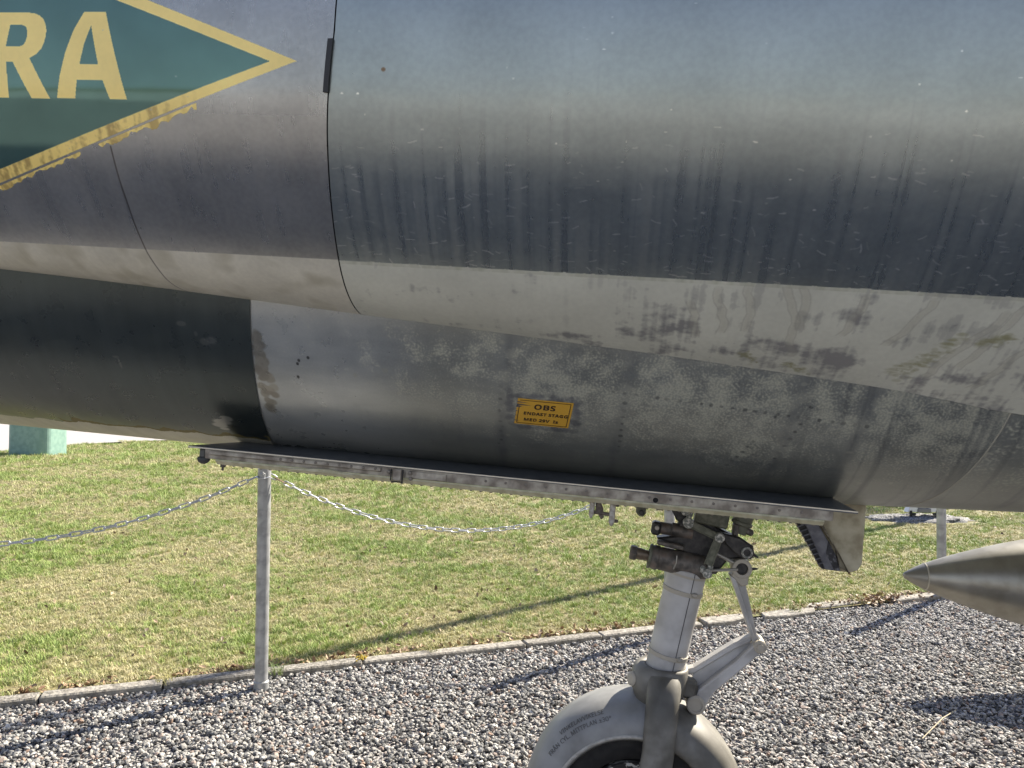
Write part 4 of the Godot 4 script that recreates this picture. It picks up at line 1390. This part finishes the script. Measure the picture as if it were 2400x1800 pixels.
func make_ground() -> void:
	var turf := StandardMaterial3D.new()
	var im_w := 1024
	var n1 := grey(im_w, im_w, 0.02, 101, 5)
	var n2 := grey(im_w, im_w, 0.16, 102, 3)
	var d := PackedByteArray(); d.resize(im_w * im_w * 3)
	for o in im_w * im_w:
		var a := n1[o] / 255.0
		var b := n2[o] / 255.0
		var f := clampf((a - 0.35) * 2.2, 0.0, 1.0)
		var g := 0.45 + 0.8 * b
		put(d, o * 3, lerpf(0.15, 0.30, f) * g, lerpf(0.15, 0.25, f) * g, lerpf(0.055, 0.125, f) * g)
	turf.albedo_texture = tex(d, im_w, im_w)
	turf.uv1_triplanar = true
	turf.uv1_world_triplanar = true
	turf.uv1_scale = Vector3.ONE * 0.3
	turf.roughness = 0.95
	var bed := StandardMaterial3D.new()
	n1 = grey(im_w, im_w, 0.09, 103, 2)
	n2 = grey(im_w, im_w, 0.2, 104, 2)
	var n3 := grey(im_w, im_w, 0.11, 105, 2)
	for o in im_w * im_w:
		var f := clampf((n1[o] / 255.0 - 0.4) * 3.0, 0.0, 1.0)
		var g := 0.09 + 0.40 * f * (0.5 + n2[o] / 255.0)
		var wm := n3[o] / 255.0
		put(d, o * 3, g * (0.98 + 0.12 * wm), g * 0.99, g * (1.0 - 0.05 * wm))
	bed.albedo_texture = tex(d, im_w, im_w)
	bed.uv1_triplanar = true
	bed.uv1_world_triplanar = true
	bed.uv1_scale = Vector3.ONE * 0.55
	bed.roughness = 0.95
	bed.normal_enabled = true
	var bn := NoiseTexture2D.new()
	bn.width = 1024; bn.height = 1024; bn.seamless = true; bn.as_normal_map = true; bn.bump_strength = 10.0
	bn.noise = noise(0.09, 103, 2)
	bed.normal_texture = bn
	flat_poly([Vector3(-400, 0, -400), Vector3(400, 0, -400), Vector3(400, 0, 400), Vector3(-400, 0, 400)], -0.03, turf, "ground")
	# gravel stand on the near side of the kerb
	flat_poly([kp(-60, 0.6), kp(60, -0.2), kp(60, -45), kp(-60, -45)], -0.012, bed, "gravel_bed")
	# lawn soil beyond the kerb
	flat_poly([kp(-9, kerb_n(-9) + 0.07), kp(-4, kerb_n(-4) + 0.07), kp(2, kerb_n(2) + 0.07), kp(11, kerb_n(11) + 0.07), kp(11, 22), kp(-9, 24)], 0.012, turf, "lawn")
	var road := blotchy([[0.3, 0.33, 0.315, 0.30], [0.7, 0.43, 0.41, 0.395]], 0.03, 1.0, 0.85, 0.0, 111)
	flat_poly([Vector3(-13.7, 0, -14), Vector3(-13.65, 0, -20.6), Vector3(-13.6, 0, -23.4), Vector3(-12.8, 0, -25.7), Vector3(-9, 0, -31), Vector3(40, 0, -70), Vector3(-60, 0, -70), Vector3(-60, 0, -14)], 0.022, road, "road")

	flat_poly([kp(-70, -9.0), kp(70, -9.0), kp(70, -30), kp(-70, -30)], -0.006, road, "road")  # unseen pale road, added to brighten the band reflected in the cowling
	# loose stones
	var pal := [[0.32, Color(0.36, 0.35, 0.33)], [0.26, Color(0.22, 0.22, 0.215)], [0.20, Color(0.08, 0.082, 0.085)], [0.13, Color(0.56, 0.55, 0.52)], [0.07, Color(0.37, 0.30, 0.26)], [0.02, Color(0.28, 0.19, 0.14)]]
	var sm := StandardMaterial3D.new()
	sm.vertex_color_use_as_albedo = true
	sm.roughness = 0.75
	rng.seed = 200
	var xs := [[], [], [], []]
	var cs := [[], [], [], []]
	for k in 205000:
		var z := -rng.randf_range(1.3, 6.6)
		var half := -z * 0.72 + 0.55
		if rng.randf() > half / 5.4: continue
		var x := rng.randf_range(-half, half)
		var rel := Vector3(x, 0, z) - K0
		var u := rel.dot(KU)
		if rel.dot(KN) > kerb_n(u) - 0.004 + (0.085 if u > 2.64 else 0.0): continue
		var r := rng.randf_range(0.0054, 0.0112)
		if rng.randf() < 0.06: r *= 1.4
		var b := Basis.from_euler(Vector3(rng.randf() * 0.7, rng.randf() * TAU, rng.randf() * 0.7)) * Basis.from_scale(Vector3(r * rng.randf_range(1.0, 1.5), r * rng.randf_range(0.55, 0.85), r))
		var y := -0.006 + rng.randf() * 0.008
		var p := rng.randf()
		var col: Color = pal[0][1]
		for c in pal:
			p -= c[0]
			if p <= 0.0:
				col = c[1]
				break
		var g := rng.randf_range(0.75, 1.2)
		var vi := rng.randi() % 4
		xs[vi].append(Transform3D(b, Vector3(x, y, z)))
		g *= 0.92
		cs[vi].append(Color(col.r * g, col.g * g, col.b * g))
	for vi in 4:
		scatter(stone_mesh(300 + vi), sm, xs[vi], cs[vi], "gravel", "loose grey and pinkish crushed stone covering the aircraft stand", "gravel").set_meta("group", "crushed stone of the stand")
	print("gravel ", Time.get_ticks_msec())

func make_grass() -> void:
	var gm := StandardMaterial3D.new()
	gm.vertex_color_use_as_albedo = true
	gm.roughness = 0.6
	gm.backlight_enabled = true
	gm.backlight = Color(0.25, 0.27, 0.1)
	gm.cull_mode = BaseMaterial3D.CULL_DISABLED
	var pn := noise(0.55, 401, 4)
	var pf := noise(2.6, 402, 3)
	rng.seed = 400
	var xs := [[], [], []]
	var cs := [[], [], []]
	for band in [[3.2, 6.5, 1500.0, 0.85], [6.5, 10.0, 620.0, 1.1], [10.0, 16.0, 230.0, 1.5], [16.0, 26.0, 90.0, 2.3]]:
		var za: float = band[0]
		var zb: float = band[1]
		var hw := zb * 0.74 + 0.8
		var count := int((zb - za) * hw * 2.0 * band[2])
		for k in count:
			var z := -rng.randf_range(za, zb)
			var x := rng.randf_range(-hw, hw)
			if absf(x) > -z * 0.74 + 0.8: continue
			var rel := Vector3(x, 0, z) - K0
			var u := rel.dot(KU)
			var e := rel.dot(KN) - kerb_n(u) - 0.085
			if e < 0.02 + 0.05 * pf.get_noise_2d(u * 1.5, 7.0): continue
			if z < -19.5 and x < -13.4: continue
			if z < -24.0 and x < -12.6 - (z + 25.0) * -0.7: continue
			if x > 4.35 and x < 5.65 and absf(z + 9.4) < 0.3: continue
			var pv := pn.get_noise_2d(x, z) * 1.1 + pf.get_noise_2d(x, z) * 0.55 + rng.randfn(0.0, 0.34)
			if e < 0.13: pv -= 0.25
			var vi := 0
			var col: Color
			var sc: float = band[3] * rng.randf_range(0.75, 1.3)
			if pv < -0.12:
				vi = 2
				col = Color(0.60, 0.53, 0.33).lerp(Color(0.48, 0.47, 0.22), rng.randf())
			elif pv < 0.16:
				vi = 1
				col = Color(0.39, 0.425, 0.155).lerp(Color(0.52, 0.49, 0.25), rng.randf() * 0.8)
			else:
				vi = 0
				col = Color(0.245, 0.355, 0.08).lerp(Color(0.38, 0.46, 0.145), rng.randf())
				sc *= 1.1
			var g := rng.randf_range(0.6, 1.2)
			xs[vi].append(Transform3D(Basis(Vector3.UP, rng.randf() * TAU).scaled(Vector3(sc, sc * rng.randf_range(0.7, 1.15), sc)), Vector3(x, 0.012, z)))
			cs[vi].append(Color(col.r * g, col.g * g, col.b * g))
	scatter(tuft_mesh(410, 16, 0.018, 0.045, 0.022, 0.9), gm, xs[0], cs[0], "grass", "short green spring grass of the lawn", "grass")
	scatter(tuft_mesh(411, 16, 0.016, 0.04, 0.024, 1.2), gm, xs[1], cs[1], "grass", "yellowish green grass of the lawn", "grass")
	scatter(tuft_mesh(412, 16, 0.013, 0.034, 0.026, 1.7), gm, xs[2], cs[2], "dry_grass", "straw coloured dead grass matted in the lawn", "grass")
	print("grass ", Time.get_ticks_msec(), " ", xs[0].size() + xs[1].size() + xs[2].size())
	# dead leaves along the lawn edge
	var st := mb()
	var L := [Vector3(0, 0, -1), Vector3(0.45, 0.1, -0.35), Vector3(0.5, 0.25, 0.3), Vector3(0, 0.1, 1), Vector3(-0.5, 0.3, 0.25), Vector3(-0.42, 0.08, -0.4)]
	for k in 6: tri(st, Vector3(0, 0.02, 0), L[k], L[(k + 1) % 6])
	st.generate_normals()
	var lm := gm.duplicate() as StandardMaterial3D
	lm.backlight = Color(0.12, 0.08, 0.04)
	var lx := []
	var lc := []
	for k in 2400:
		var u := rng.randf_range(-1.8, 5.0)
		var n := kerb_n(u) + 0.09 + absf(rng.randfn(0.0, 0.05))
		if rng.randf() > 0.45 + 0.6 * pf.get_noise_2d(u * 2.0, 3.0): continue
		if k > 1800:
			u = 4.35 + rng.randfn(0.0, 0.2)
			n = 0.09 + rng.randfn(0.0, 0.06)
		var p := kp(u, n, 0.012 + rng.randf() * 0.022)
		var s := rng.randf_range(0.010, 0.024)
		lx.append(Transform3D(Basis.from_euler(Vector3(rng.randfn(0, 0.6), rng.randf() * TAU, rng.randfn(0, 0.6))).scaled(Vector3(s, s, s)), p))
		lc.append(Color(0.17, 0.09, 0.045).lerp(Color(0.42, 0.31, 0.19), rng.randf()))
	for k in 420:   # strays blown over the lawn
		var z := -rng.randf_range(4.0, 11.0)
		var x := rng.randf_range(-0.7, 0.7) * -z
		var rel := Vector3(x, 0, z) - K0
		if rel.dot(KN) < kerb_n(rel.dot(KU)) + 0.2: continue
		var s := rng.randf_range(0.012, 0.026)
		lx.append(Transform3D(Basis.from_euler(Vector3(rng.randfn(0, 0.6), rng.randf() * TAU, rng.randfn(0, 0.6))).scaled(Vector3(s, s, s)), Vector3(x, 0.03 + rng.randf() * 0.012, z)))
		lc.append(Color(0.08, 0.05, 0.03).lerp(Color(0.4, 0.3, 0.19), rng.randf()))
	scatter(st.commit(), lm, lx, lc, "dead_leaves", "brown dead leaves caught along the lawn edge and strewn on the grass", "leaves")
	# clumps that have rooted in the kerb
	var gi := 0
	for c in [[-0.43, 0.20, Color(0.36, 0.33, 0.13), "yellowing grass clump rooted in a kerb joint"], [0.085, 0.13, Color(0.14, 0.2, 0.06), "small green weed beside the chain post foot"], [0.93, 0.17, Color(0.3, 0.29, 0.11), "low dry clump on the shaded stretch of kerb"], [3.43, 0.06, Color(0.17, 0.22, 0.05), "green weed growing between the broken kerb slabs"]]:
		var cm := gm.duplicate() as StandardMaterial3D
		cm.vertex_color_use_as_albedo = false
		cm.albedo_color = c[2].linear_to_srgb()
		var o := place(tuft_mesh(430 + gi, 46, 0.03, 0.075, 0.045, 1.5), "grass_clump", cm)
		o.position = kp(c[0], c[1], 0.02)
		tag(o, c[3], "weed")
		gi += 1

func make_kerb() -> void:
	var con := blotchy([[0.25, 0.13, 0.12, 0.10], [0.5, 0.25, 0.235, 0.205], [0.8, 0.34, 0.32, 0.285]], 0.02, 3.0, 0.9, 0.0, 121, 6.0)
	var con2 := blotchy([[0.25, 0.17, 0.158, 0.135], [0.5, 0.28, 0.262, 0.23], [0.8, 0.36, 0.34, 0.30]], 0.015, 2.5, 0.9, 0.0, 122, 6.0)
	var k := thing("kerb", "low weathered concrete kerb between gravel and lawn", "kerb", Vector3.ZERO)
	var js := [-4.0, -3.0, -2.0, -0.965, -0.44, 0.53, 1.46, 1.95, 2.66]
	rng.seed = 120
	for i in js.size() - 1:
		var a: float = js[i] + 0.004
		var b: float = js[i + 1] - 0.004
		var w := 0.083
		var tp := 0.026 + rng.randfn(0.0, 0.003)
		var st := mb()
		var c := kp((a + b) * 0.5, (kerb_n(a) + kerb_n(b)) * 0.5 + w * 0.5, tp - 0.06)
		var dir := kp(b, kerb_n(b)) - kp(a, kerb_n(a))
		cbox(st, c, Vector3(dir.length(), 0.12, w), 0.007, Basis(Vector3.UP, atan2(-dir.z, dir.x)) * Basis(Vector3(0, 0, 1), rng.randfn(0, 0.004)))
		build(st, "kerb_stone", con if i % 2 == 0 else con2, k)
	# broken flat slabs further on
	for s in [[[2.68, 0.02], [2.70, 0.15], [3.02, 0.13], [3.05, 0.06], [2.85, 0.01]], [[3.14, 0.03], [3.18, 0.12], [3.40, 0.13], [3.62, 0.09], [3.55, 0.01], [3.3, -0.005]], [[3.56, 0.11], [3.66, 0.18], [4.0, 0.15], [4.03, 0.07], [3.68, 0.07]], [[4.3, 0.0], [4.3, 0.1], [5.2, 0.06], [5.2, -0.04]]]:
		var poly := []
		for q in s: poly.append(Vector2(q[0], q[1]))
		var st := mb()
		prism(st, poly, -0.04, 0.027 + rng.randfn(0.0, 0.003), 0.006, Transform3D(Basis(KU, KN, Vector3.UP), K0))
		build(st, "broken_slab", con2, k)
	# moss in one joint
	var st2 := mb()
	for q in 26:
		var p := kp(0.53 + rng.randfn(0, 0.016), kerb_n(0.53) + 0.05 + rng.randfn(0, 0.022), 0.026)
		lathe(st2, p, Vector3.UP, [Vector2(0, rng.randf_range(0.004, 0.009)), Vector2(0.004, 0.004), Vector2(0.006, 0)], 6, false)
	build(st2, "moss", mat(0.33, 0.24, 0.03, 0.95), k)

func make_posts() -> void:
	var galv := blotchy([[0.25, 0.28, 0.29, 0.295], [0.5, 0.36, 0.37, 0.38], [0.8, 0.43, 0.44, 0.45]], 0.01, 3.0, 0.5, 0.45, 131)
	var chainm := mat(0.52, 0.54, 0.56, 0.33, 0.8)
	var rust := mat(0.17, 0.11, 0.07, 0.55, 0.4)
	var span := 2.375
	var labels := ["galvanised post of the chain fence further along the kerb", "galvanised chain post with chains hooked to both sides in front of the lawn", "galvanised chain post half hidden behind the nose gear leg", "galvanised chain post standing behind the drop tank nose"]
	var first: Node3D = null
	for i in 4:
		var u := span * (i - 1)
		var p: Node3D
		if first == null:
			p = thing("chain_post", labels[0], "post", kp(u, 0), "chain fence posts")
			first = p
			var st := mb()
			lathe(st, Vector3(0, -0.03, 0), Vector3.UP, [Vector2(0, 0.0), Vector2(0, 0.0315), Vector2(1.097, 0.0315), Vector2(1.10, 0.0305), Vector2(1.10, 0.0285), Vector2(1.0, 0.028), Vector2(1.0, 0)], 32)
			build(st, "pipe", galv, p)
			st = mb()
			lathe(st, Vector3(0, -0.03, 0), Vector3.UP, [Vector2(0, 0.0317), Vector2(0, 0.0365), Vector2(0.062, 0.0365), Vector2(0.068, 0.0325), Vector2(0.068, 0.0317)], 32)
			build(st, "foot_sleeve", galv, p)
			st = mb()
			cbox(st, Vector3(0.002, 1.035, 0.036), Vector3(0.026, 0.03, 0.012), 0.003)
			cbox(st, Vector3(0.006, 1.048, 0.044), Vector3(0.009, 0.016, 0.010), 0.002)
			build(st, "chain_lug", galv, p)
			st = mb()
			pipe(st, [Vector3(-0.031, 1.032, 0.02), Vector3(-0.018, 1.026, 0.044), Vector3(0.014, 1.024, 0.047), Vector3(0.033, 1.03, 0.018)], 0.0032, 8)
			build(st, "hook_wire", chainm, p)
		else:
			p = first.duplicate()
			p.name = numbered("chain_post")
			add_child(p)
			p.position = kp(u, 0)
			p.set_meta("label", labels[i])
	# chain link: a stadium of round wire
	var st := mb()
	var pts := []
	for q in 21:
		var t := TAU * q / 20.0
		pts.append(Vector3(cos(t) * 0.0088 + (0.0175 if cos(t) > 0.001 else (-0.0175 if cos(t) < -0.001 else 0.0)), sin(t) * 0.0098, 0))
	pipe(st, pts, 0.0033, 8)
	st.generate_normals()
	var link := st.commit()
	# pear shaped rusty quick link
	st = mb()
	pipe(st, [Vector3(-0.03, 0.002, 0), Vector3(-0.026, 0.009, 0), Vector3(-0.018, 0.012, 0), Vector3(0.02, 0.007, 0), Vector3(0.03, 0.0, 0), Vector3(0.02, -0.007, 0), Vector3(-0.02, -0.01, 0), Vector3(-0.03, -0.003, 0)], 0.0024, 8)
	st.generate_normals()
	var quick := st.commit()
	var cl := ["galvanised chain hanging from the free standing post towards the radome end", "galvanised chain sagging between the free standing post and the gear leg", "galvanised chain behind the gear leg and hanging door"]
	for i in 3:
		var ch := thing("barrier_chain", cl[i], "chain", Vector3.ZERO, "chains of the fence")
		var a := kp(span * (i - 1) + 0.036, 0, 1.03)
		var b := kp(span * i - 0.036, 0, 1.03)
		var sag: float = [0.262, 0.33, 0.30][i]
		var n := 200
		var path := []
		for q in n + 1:
			var f := float(q) / n
			var pt := a.lerp(b, f)
			pt.y -= sag * (1.0 - pow(2.0 * f - 1.0, 2.0))
			path.append(pt)
		var want := 0.0
		var run := 0.0
		var q2 := 0
		for q in n:
			var l: float = path[q].distance_to(path[q + 1])
			while want <= run + l and want < 9.0:
				var f: float = (want - run) / l
				var pos: Vector3 = path[q].lerp(path[q + 1], f)
				var d: Vector3 = (path[q + 1] - path[q]).normalized()
				var o := MeshInstance3D.new()
				o.mesh = link
				o.material_override = chainm
				o.name = "link"
				if i == 1 and q2 == 1:
					o.mesh = quick
					o.material_override = rust
					o.name = "quick_link"
				ch.add_child(o, true)
				var up := Vector3.UP.cross(d).normalized()
				var bs := Basis(d, d.cross(-up).normalized(), Vector3.ZERO)
				bs.z = bs.x.cross(bs.y)
				var roll := 0.2 + (PI * 0.5 if q2 % 2 == 1 else 0.0) + rng.randfn(0, 0.12)
				o.transform = Transform3D(bs * Basis(Vector3(1, 0, 0), roll), pos)
				q2 += 1
				want += 0.0462
			run += l

func make_far() -> void:
	# utility cabinet on the far lawn
	var c := thing("utility_cabinet", "round cornered green metal cabinet standing in the far grass by the road", "cabinet", Vector3(-11.45, 0, -18.95))
	c.rotation.y = deg_to_rad(-4)
	var gp := blotchy([[0.3, 0.17, 0.29, 0.25], [0.7, 0.22, 0.35, 0.30]], 0.01, 1.0, 0.5, 0.0, 141)
	var st := mb()
	var rr := []
	for q in 28:
		var t := TAU * q / 28.0 + 0.01
		rr.append(Vector2(-0.54 + 0.34 * signf(cos(t)) + 0.20 * cos(t), 0.45 + 0.25 * signf(sin(t)) + 0.20 * sin(t)))
	var upright := Transform3D(Basis(Vector3(1, 0, 0), Vector3(0, 0, -1), Vector3(0, 1, 0)), Vector3.ZERO)
	prism(st, rr, -0.05, 1.24, 0.01, upright)
	build(st, "housing", gp, c)
	st = mb()
	var lid := []
	for q in rr: lid.append(Vector2(-0.54, 0.45) + (q - Vector2(-0.54, 0.45)) * 1.05)
	prism(st, lid, 1.242, 1.30, 0.015, upright)
	build(st, "lid", gp, c)
	# flagpole on a rock
	var fp := thing("flagpole", "tall white flagpole with hinged foot set on a flat rock", "flagpole", Vector3(5.02, 0.075, -9.42))
	var wht := mat(0.72, 0.73, 0.74, 0.4)
	st = mb(); tube(st, Vector3(0, 0.09, 0), Vector3(0, 11.0, 0), 0.058, 0.048, 24)
	build(st, "pole", wht, fp)
	st = mb(); lathe(st, Vector3(0, 11.0, 0), Vector3.UP, [Vector2(0, 0.03), Vector2(0.03, 0.07), Vector2(0.08, 0.08), Vector2(0.13, 0.05), Vector2(0.15, 0)], 16)
	build(st, "finial", wht, fp)
	for sd in [-1.0, 1.0]:
		st = mb()
		prism(st, [Vector2(sd * 0.07, 0.04), Vector2(sd * 0.20, 0.04), Vector2(sd * 0.18, 0.08), Vector2(sd * 0.075, 0.34)], -0.05, 0.05, 0.004)
		build(st, "foot_bracket", wht, fp)
		st = mb()
		cbox(st, Vector3(sd * 0.13, 0.02, 0.06), Vector3(0.05, 0.025, 0.03), 0.004)
		tube(st, Vector3(sd * 0.16, -0.03, 0.05), Vector3(sd * 0.16, 0.06, 0.05), 0.016, -1, 10)
		build(st, "anchor_bolt", mat(0.02, 0.02, 0.022, 0.5, 0.2), fp)
	st = mb(); cbox(st, Vector3(0, 0.06, 0), Vector3(0.16, 0.05, 0.14), 0.006)
	build(st, "base_block", mat(0.2, 0.2, 0.2, 0.5, 0.2), fp)
	# rock under it
	var rn := noise(2.2, 151, 4)
	var P := []
	var U := []
	for i in 33:
		var col := []
		var uc := []
		var t := TAU * (i % 32) / 32.0
		for j in 9:
			var f := j / 8.0
			var e := Vector3(cos(t) * 0.6 * sin(f * PI * 0.5), 0.075 * pow(cos(f * PI * 0.5), 0.45), sin(t) * 0.27 * sin(f * PI * 0.5))
			var k := 1.0 + 0.5 * rn.get_noise_3d(e.x * 2.0, e.y * 6.0, e.z * 3.0)
			col.append(Vector3(e.x * k, e.y * (1.0 + 0.8 * rn.get_noise_3d(e.x * 6.0, 3.0, e.z * 6.0)) - 0.01, e.z * k))
			uc.append(Vector2(t, f))
		P.append(col); U.append(uc)
	st = mb(); sheet(st, P, U)
	var rk := build(st, "rock_slab", blotchy([[0.35, 0.05, 0.05, 0.05], [0.5, 0.2, 0.2, 0.2], [0.68, 0.42, 0.42, 0.41]], 0.05, 2.0, 0.9, 0.0, 152, 8.0))
	rk.position = Vector3(4.98, 0, -9.44)
	tag(rk, "low pale grey rock carrying the flagpole foot in the grass", "rock")
	# round-headed tree whose shade falls on the lawn
	make_tree(Vector3(8.3, 0, -14.5))

func make_tree(at: Vector3) -> void:
	var t := thing("lawn_tree", "round crowned tree on the lawn behind the aircraft", "tree", at)
	rng.seed = 160
	var bark := blotchy([[0.3, 0.07, 0.055, 0.045], [0.7, 0.14, 0.115, 0.09]], 0.03, 3.0, 0.9, 0.0, 161, 8.0)
	var st := mb()
	lathe(st, Vector3.ZERO, Vector3.UP, [Vector2(-0.1, 0.2), Vector2(0.15, 0.14), Vector2(1.2, 0.11), Vector2(3.0, 0.09), Vector2(5.0, 0.03)], 12)
	build(st, "trunk", bark, t)
	var clumps := []
	for k in 13:
		var a := k * 2.4
		var y := 3.1 + 0.2 * k
		var d := Vector3(cos(a), 0.55, sin(a)).normalized()
		var l := 1.15 - absf(y - 4.3) * 0.3
		st = mb()
		var s0 := Vector3(0, y - 0.5, 0)
		tube(st, s0, s0 + d * l, 0.035, 0.01, 8)
		build(st, "limb", bark, t)
		for q in 3: clumps.append(s0 + d * l * (0.6 + 0.22 * q) + Vector3(rng.randfn(0, 0.18), rng.randfn(0, 0.18), rng.randfn(0, 0.18)))
	st = mb()
	for c in clumps:
		for q in 150:
			var p: Vector3 = c + Vector3(rng.randfn(0, 0.2), rng.randfn(0, 0.17), rng.randfn(0, 0.2))
			var b := Basis.from_euler(Vector3(rng.randf() * TAU, rng.randf() * TAU, 0)) * 0.045
			quad(st, p + b * Vector3(-0.6, 0, 0), p + b * Vector3(0, 0, 1), p + b * Vector3(0.6, 0, 0), p + b * Vector3(0, 0, -1))
	var lf := mat(0.06, 0.10, 0.03, 0.6)
	lf.backlight_enabled = true
	lf.backlight = Color(0.1, 0.14, 0.04)
	build(st, "crown", lf, t)

# ------------------------------------------------------------------ scene
func _ready() -> void:
	var cam := Camera3D.new()
	cam.name = "camera"
	cam.fov = 53.130102
	cam.near = 0.05
	cam.far = 1500.0
	cam.transform = Transform3D(Basis(Vector3(1, 0, 0), PITCH) * Basis(Vector3(0, 0, 1), ROLL), Vector3(0, 1.4, 0))
	add_child(cam)
	cam.current = true
	var we := WorldEnvironment.new()
	we.name = "environment"
	var env := Environment.new()
	env.background_mode = Environment.BG_SKY
	var sky := Sky.new()
	var sk := ProceduralSkyMaterial.new()
	sk.sky_top_color = Color(0.19, 0.34, 0.62)
	sk.sky_horizon_color = Color(0.84, 0.87, 0.90)
	sk.sky_curve = 0.5
	sk.ground_bottom_color = Color(0.3, 0.3, 0.25)
	sk.ground_horizon_color = Color(0.6, 0.65, 0.65)
	sk.sky_energy_multiplier = 0.76
	sky.sky_material = sk
	env.sky = sky
	env.tonemap_mode = Environment.TONE_MAPPER_LINEAR
	env.tonemap_exposure = 2.68
	env.sdfgi_enabled = true
	env.ssao_enabled = true
	env.ssil_enabled = true
	we.environment = env
	add_child(we)
	var sun := DirectionalLight3D.new()
	sun.name = "sun"
	sun.light_energy = 1.6
	sun.light_color = Color(1.0, 0.96, 0.89)
	sun.light_angular_distance = 0.53
	sun.shadow_enabled = true
	add_child(sun)
	sun.look_at_from_position(Vector3(60.5, 60.6, -51.6), Vector3.ZERO)

	lut.resize(4096)
	for i in 4096:
		var v := i / 4095.0
		lut[i] = int(clampf((v * 12.92 if v <= 0.0031308 else 1.055 * pow(v, 1.0 / 2.4) - 0.055), 0.0, 1.0) * 255.0 + 0.5)

	make_ground()
	var jet := make_aircraft()
	print("jet ", Time.get_ticks_msec())
	make_kerb()
	make_posts()
	make_tank("drop_tank", "bare metal drop tank nose beside the hanging door", jet.transform * Vector3(0.790, 0.911, -0.45), jet.basis * Vector3(1, 0.05, 0), 0.5)
	make_tank("drop_tank", "second bare metal drop tank hanging low behind the first one", Vector3(2.305, 0.475, -4.045), jet.basis * Vector3(1, 0.05, 0), 1.2)
	make_far()
	make_grass()
	# dry stalk lying on the gravel
	var st := mb()
	pipe(st, [kp(2.9, -1.50, 0.014), kp(2.75, -1.55, 0.02), kp(2.49, -1.655, 0.013)], 0.0022, 6)
	var tw := build(st, "dry_stalk", mat(0.5, 0.44, 0.3, 0.8))
	tag(tw, "thin pale dry stalk lying on the gravel", "stalk")
	print("done ", Time.get_ticks_msec())
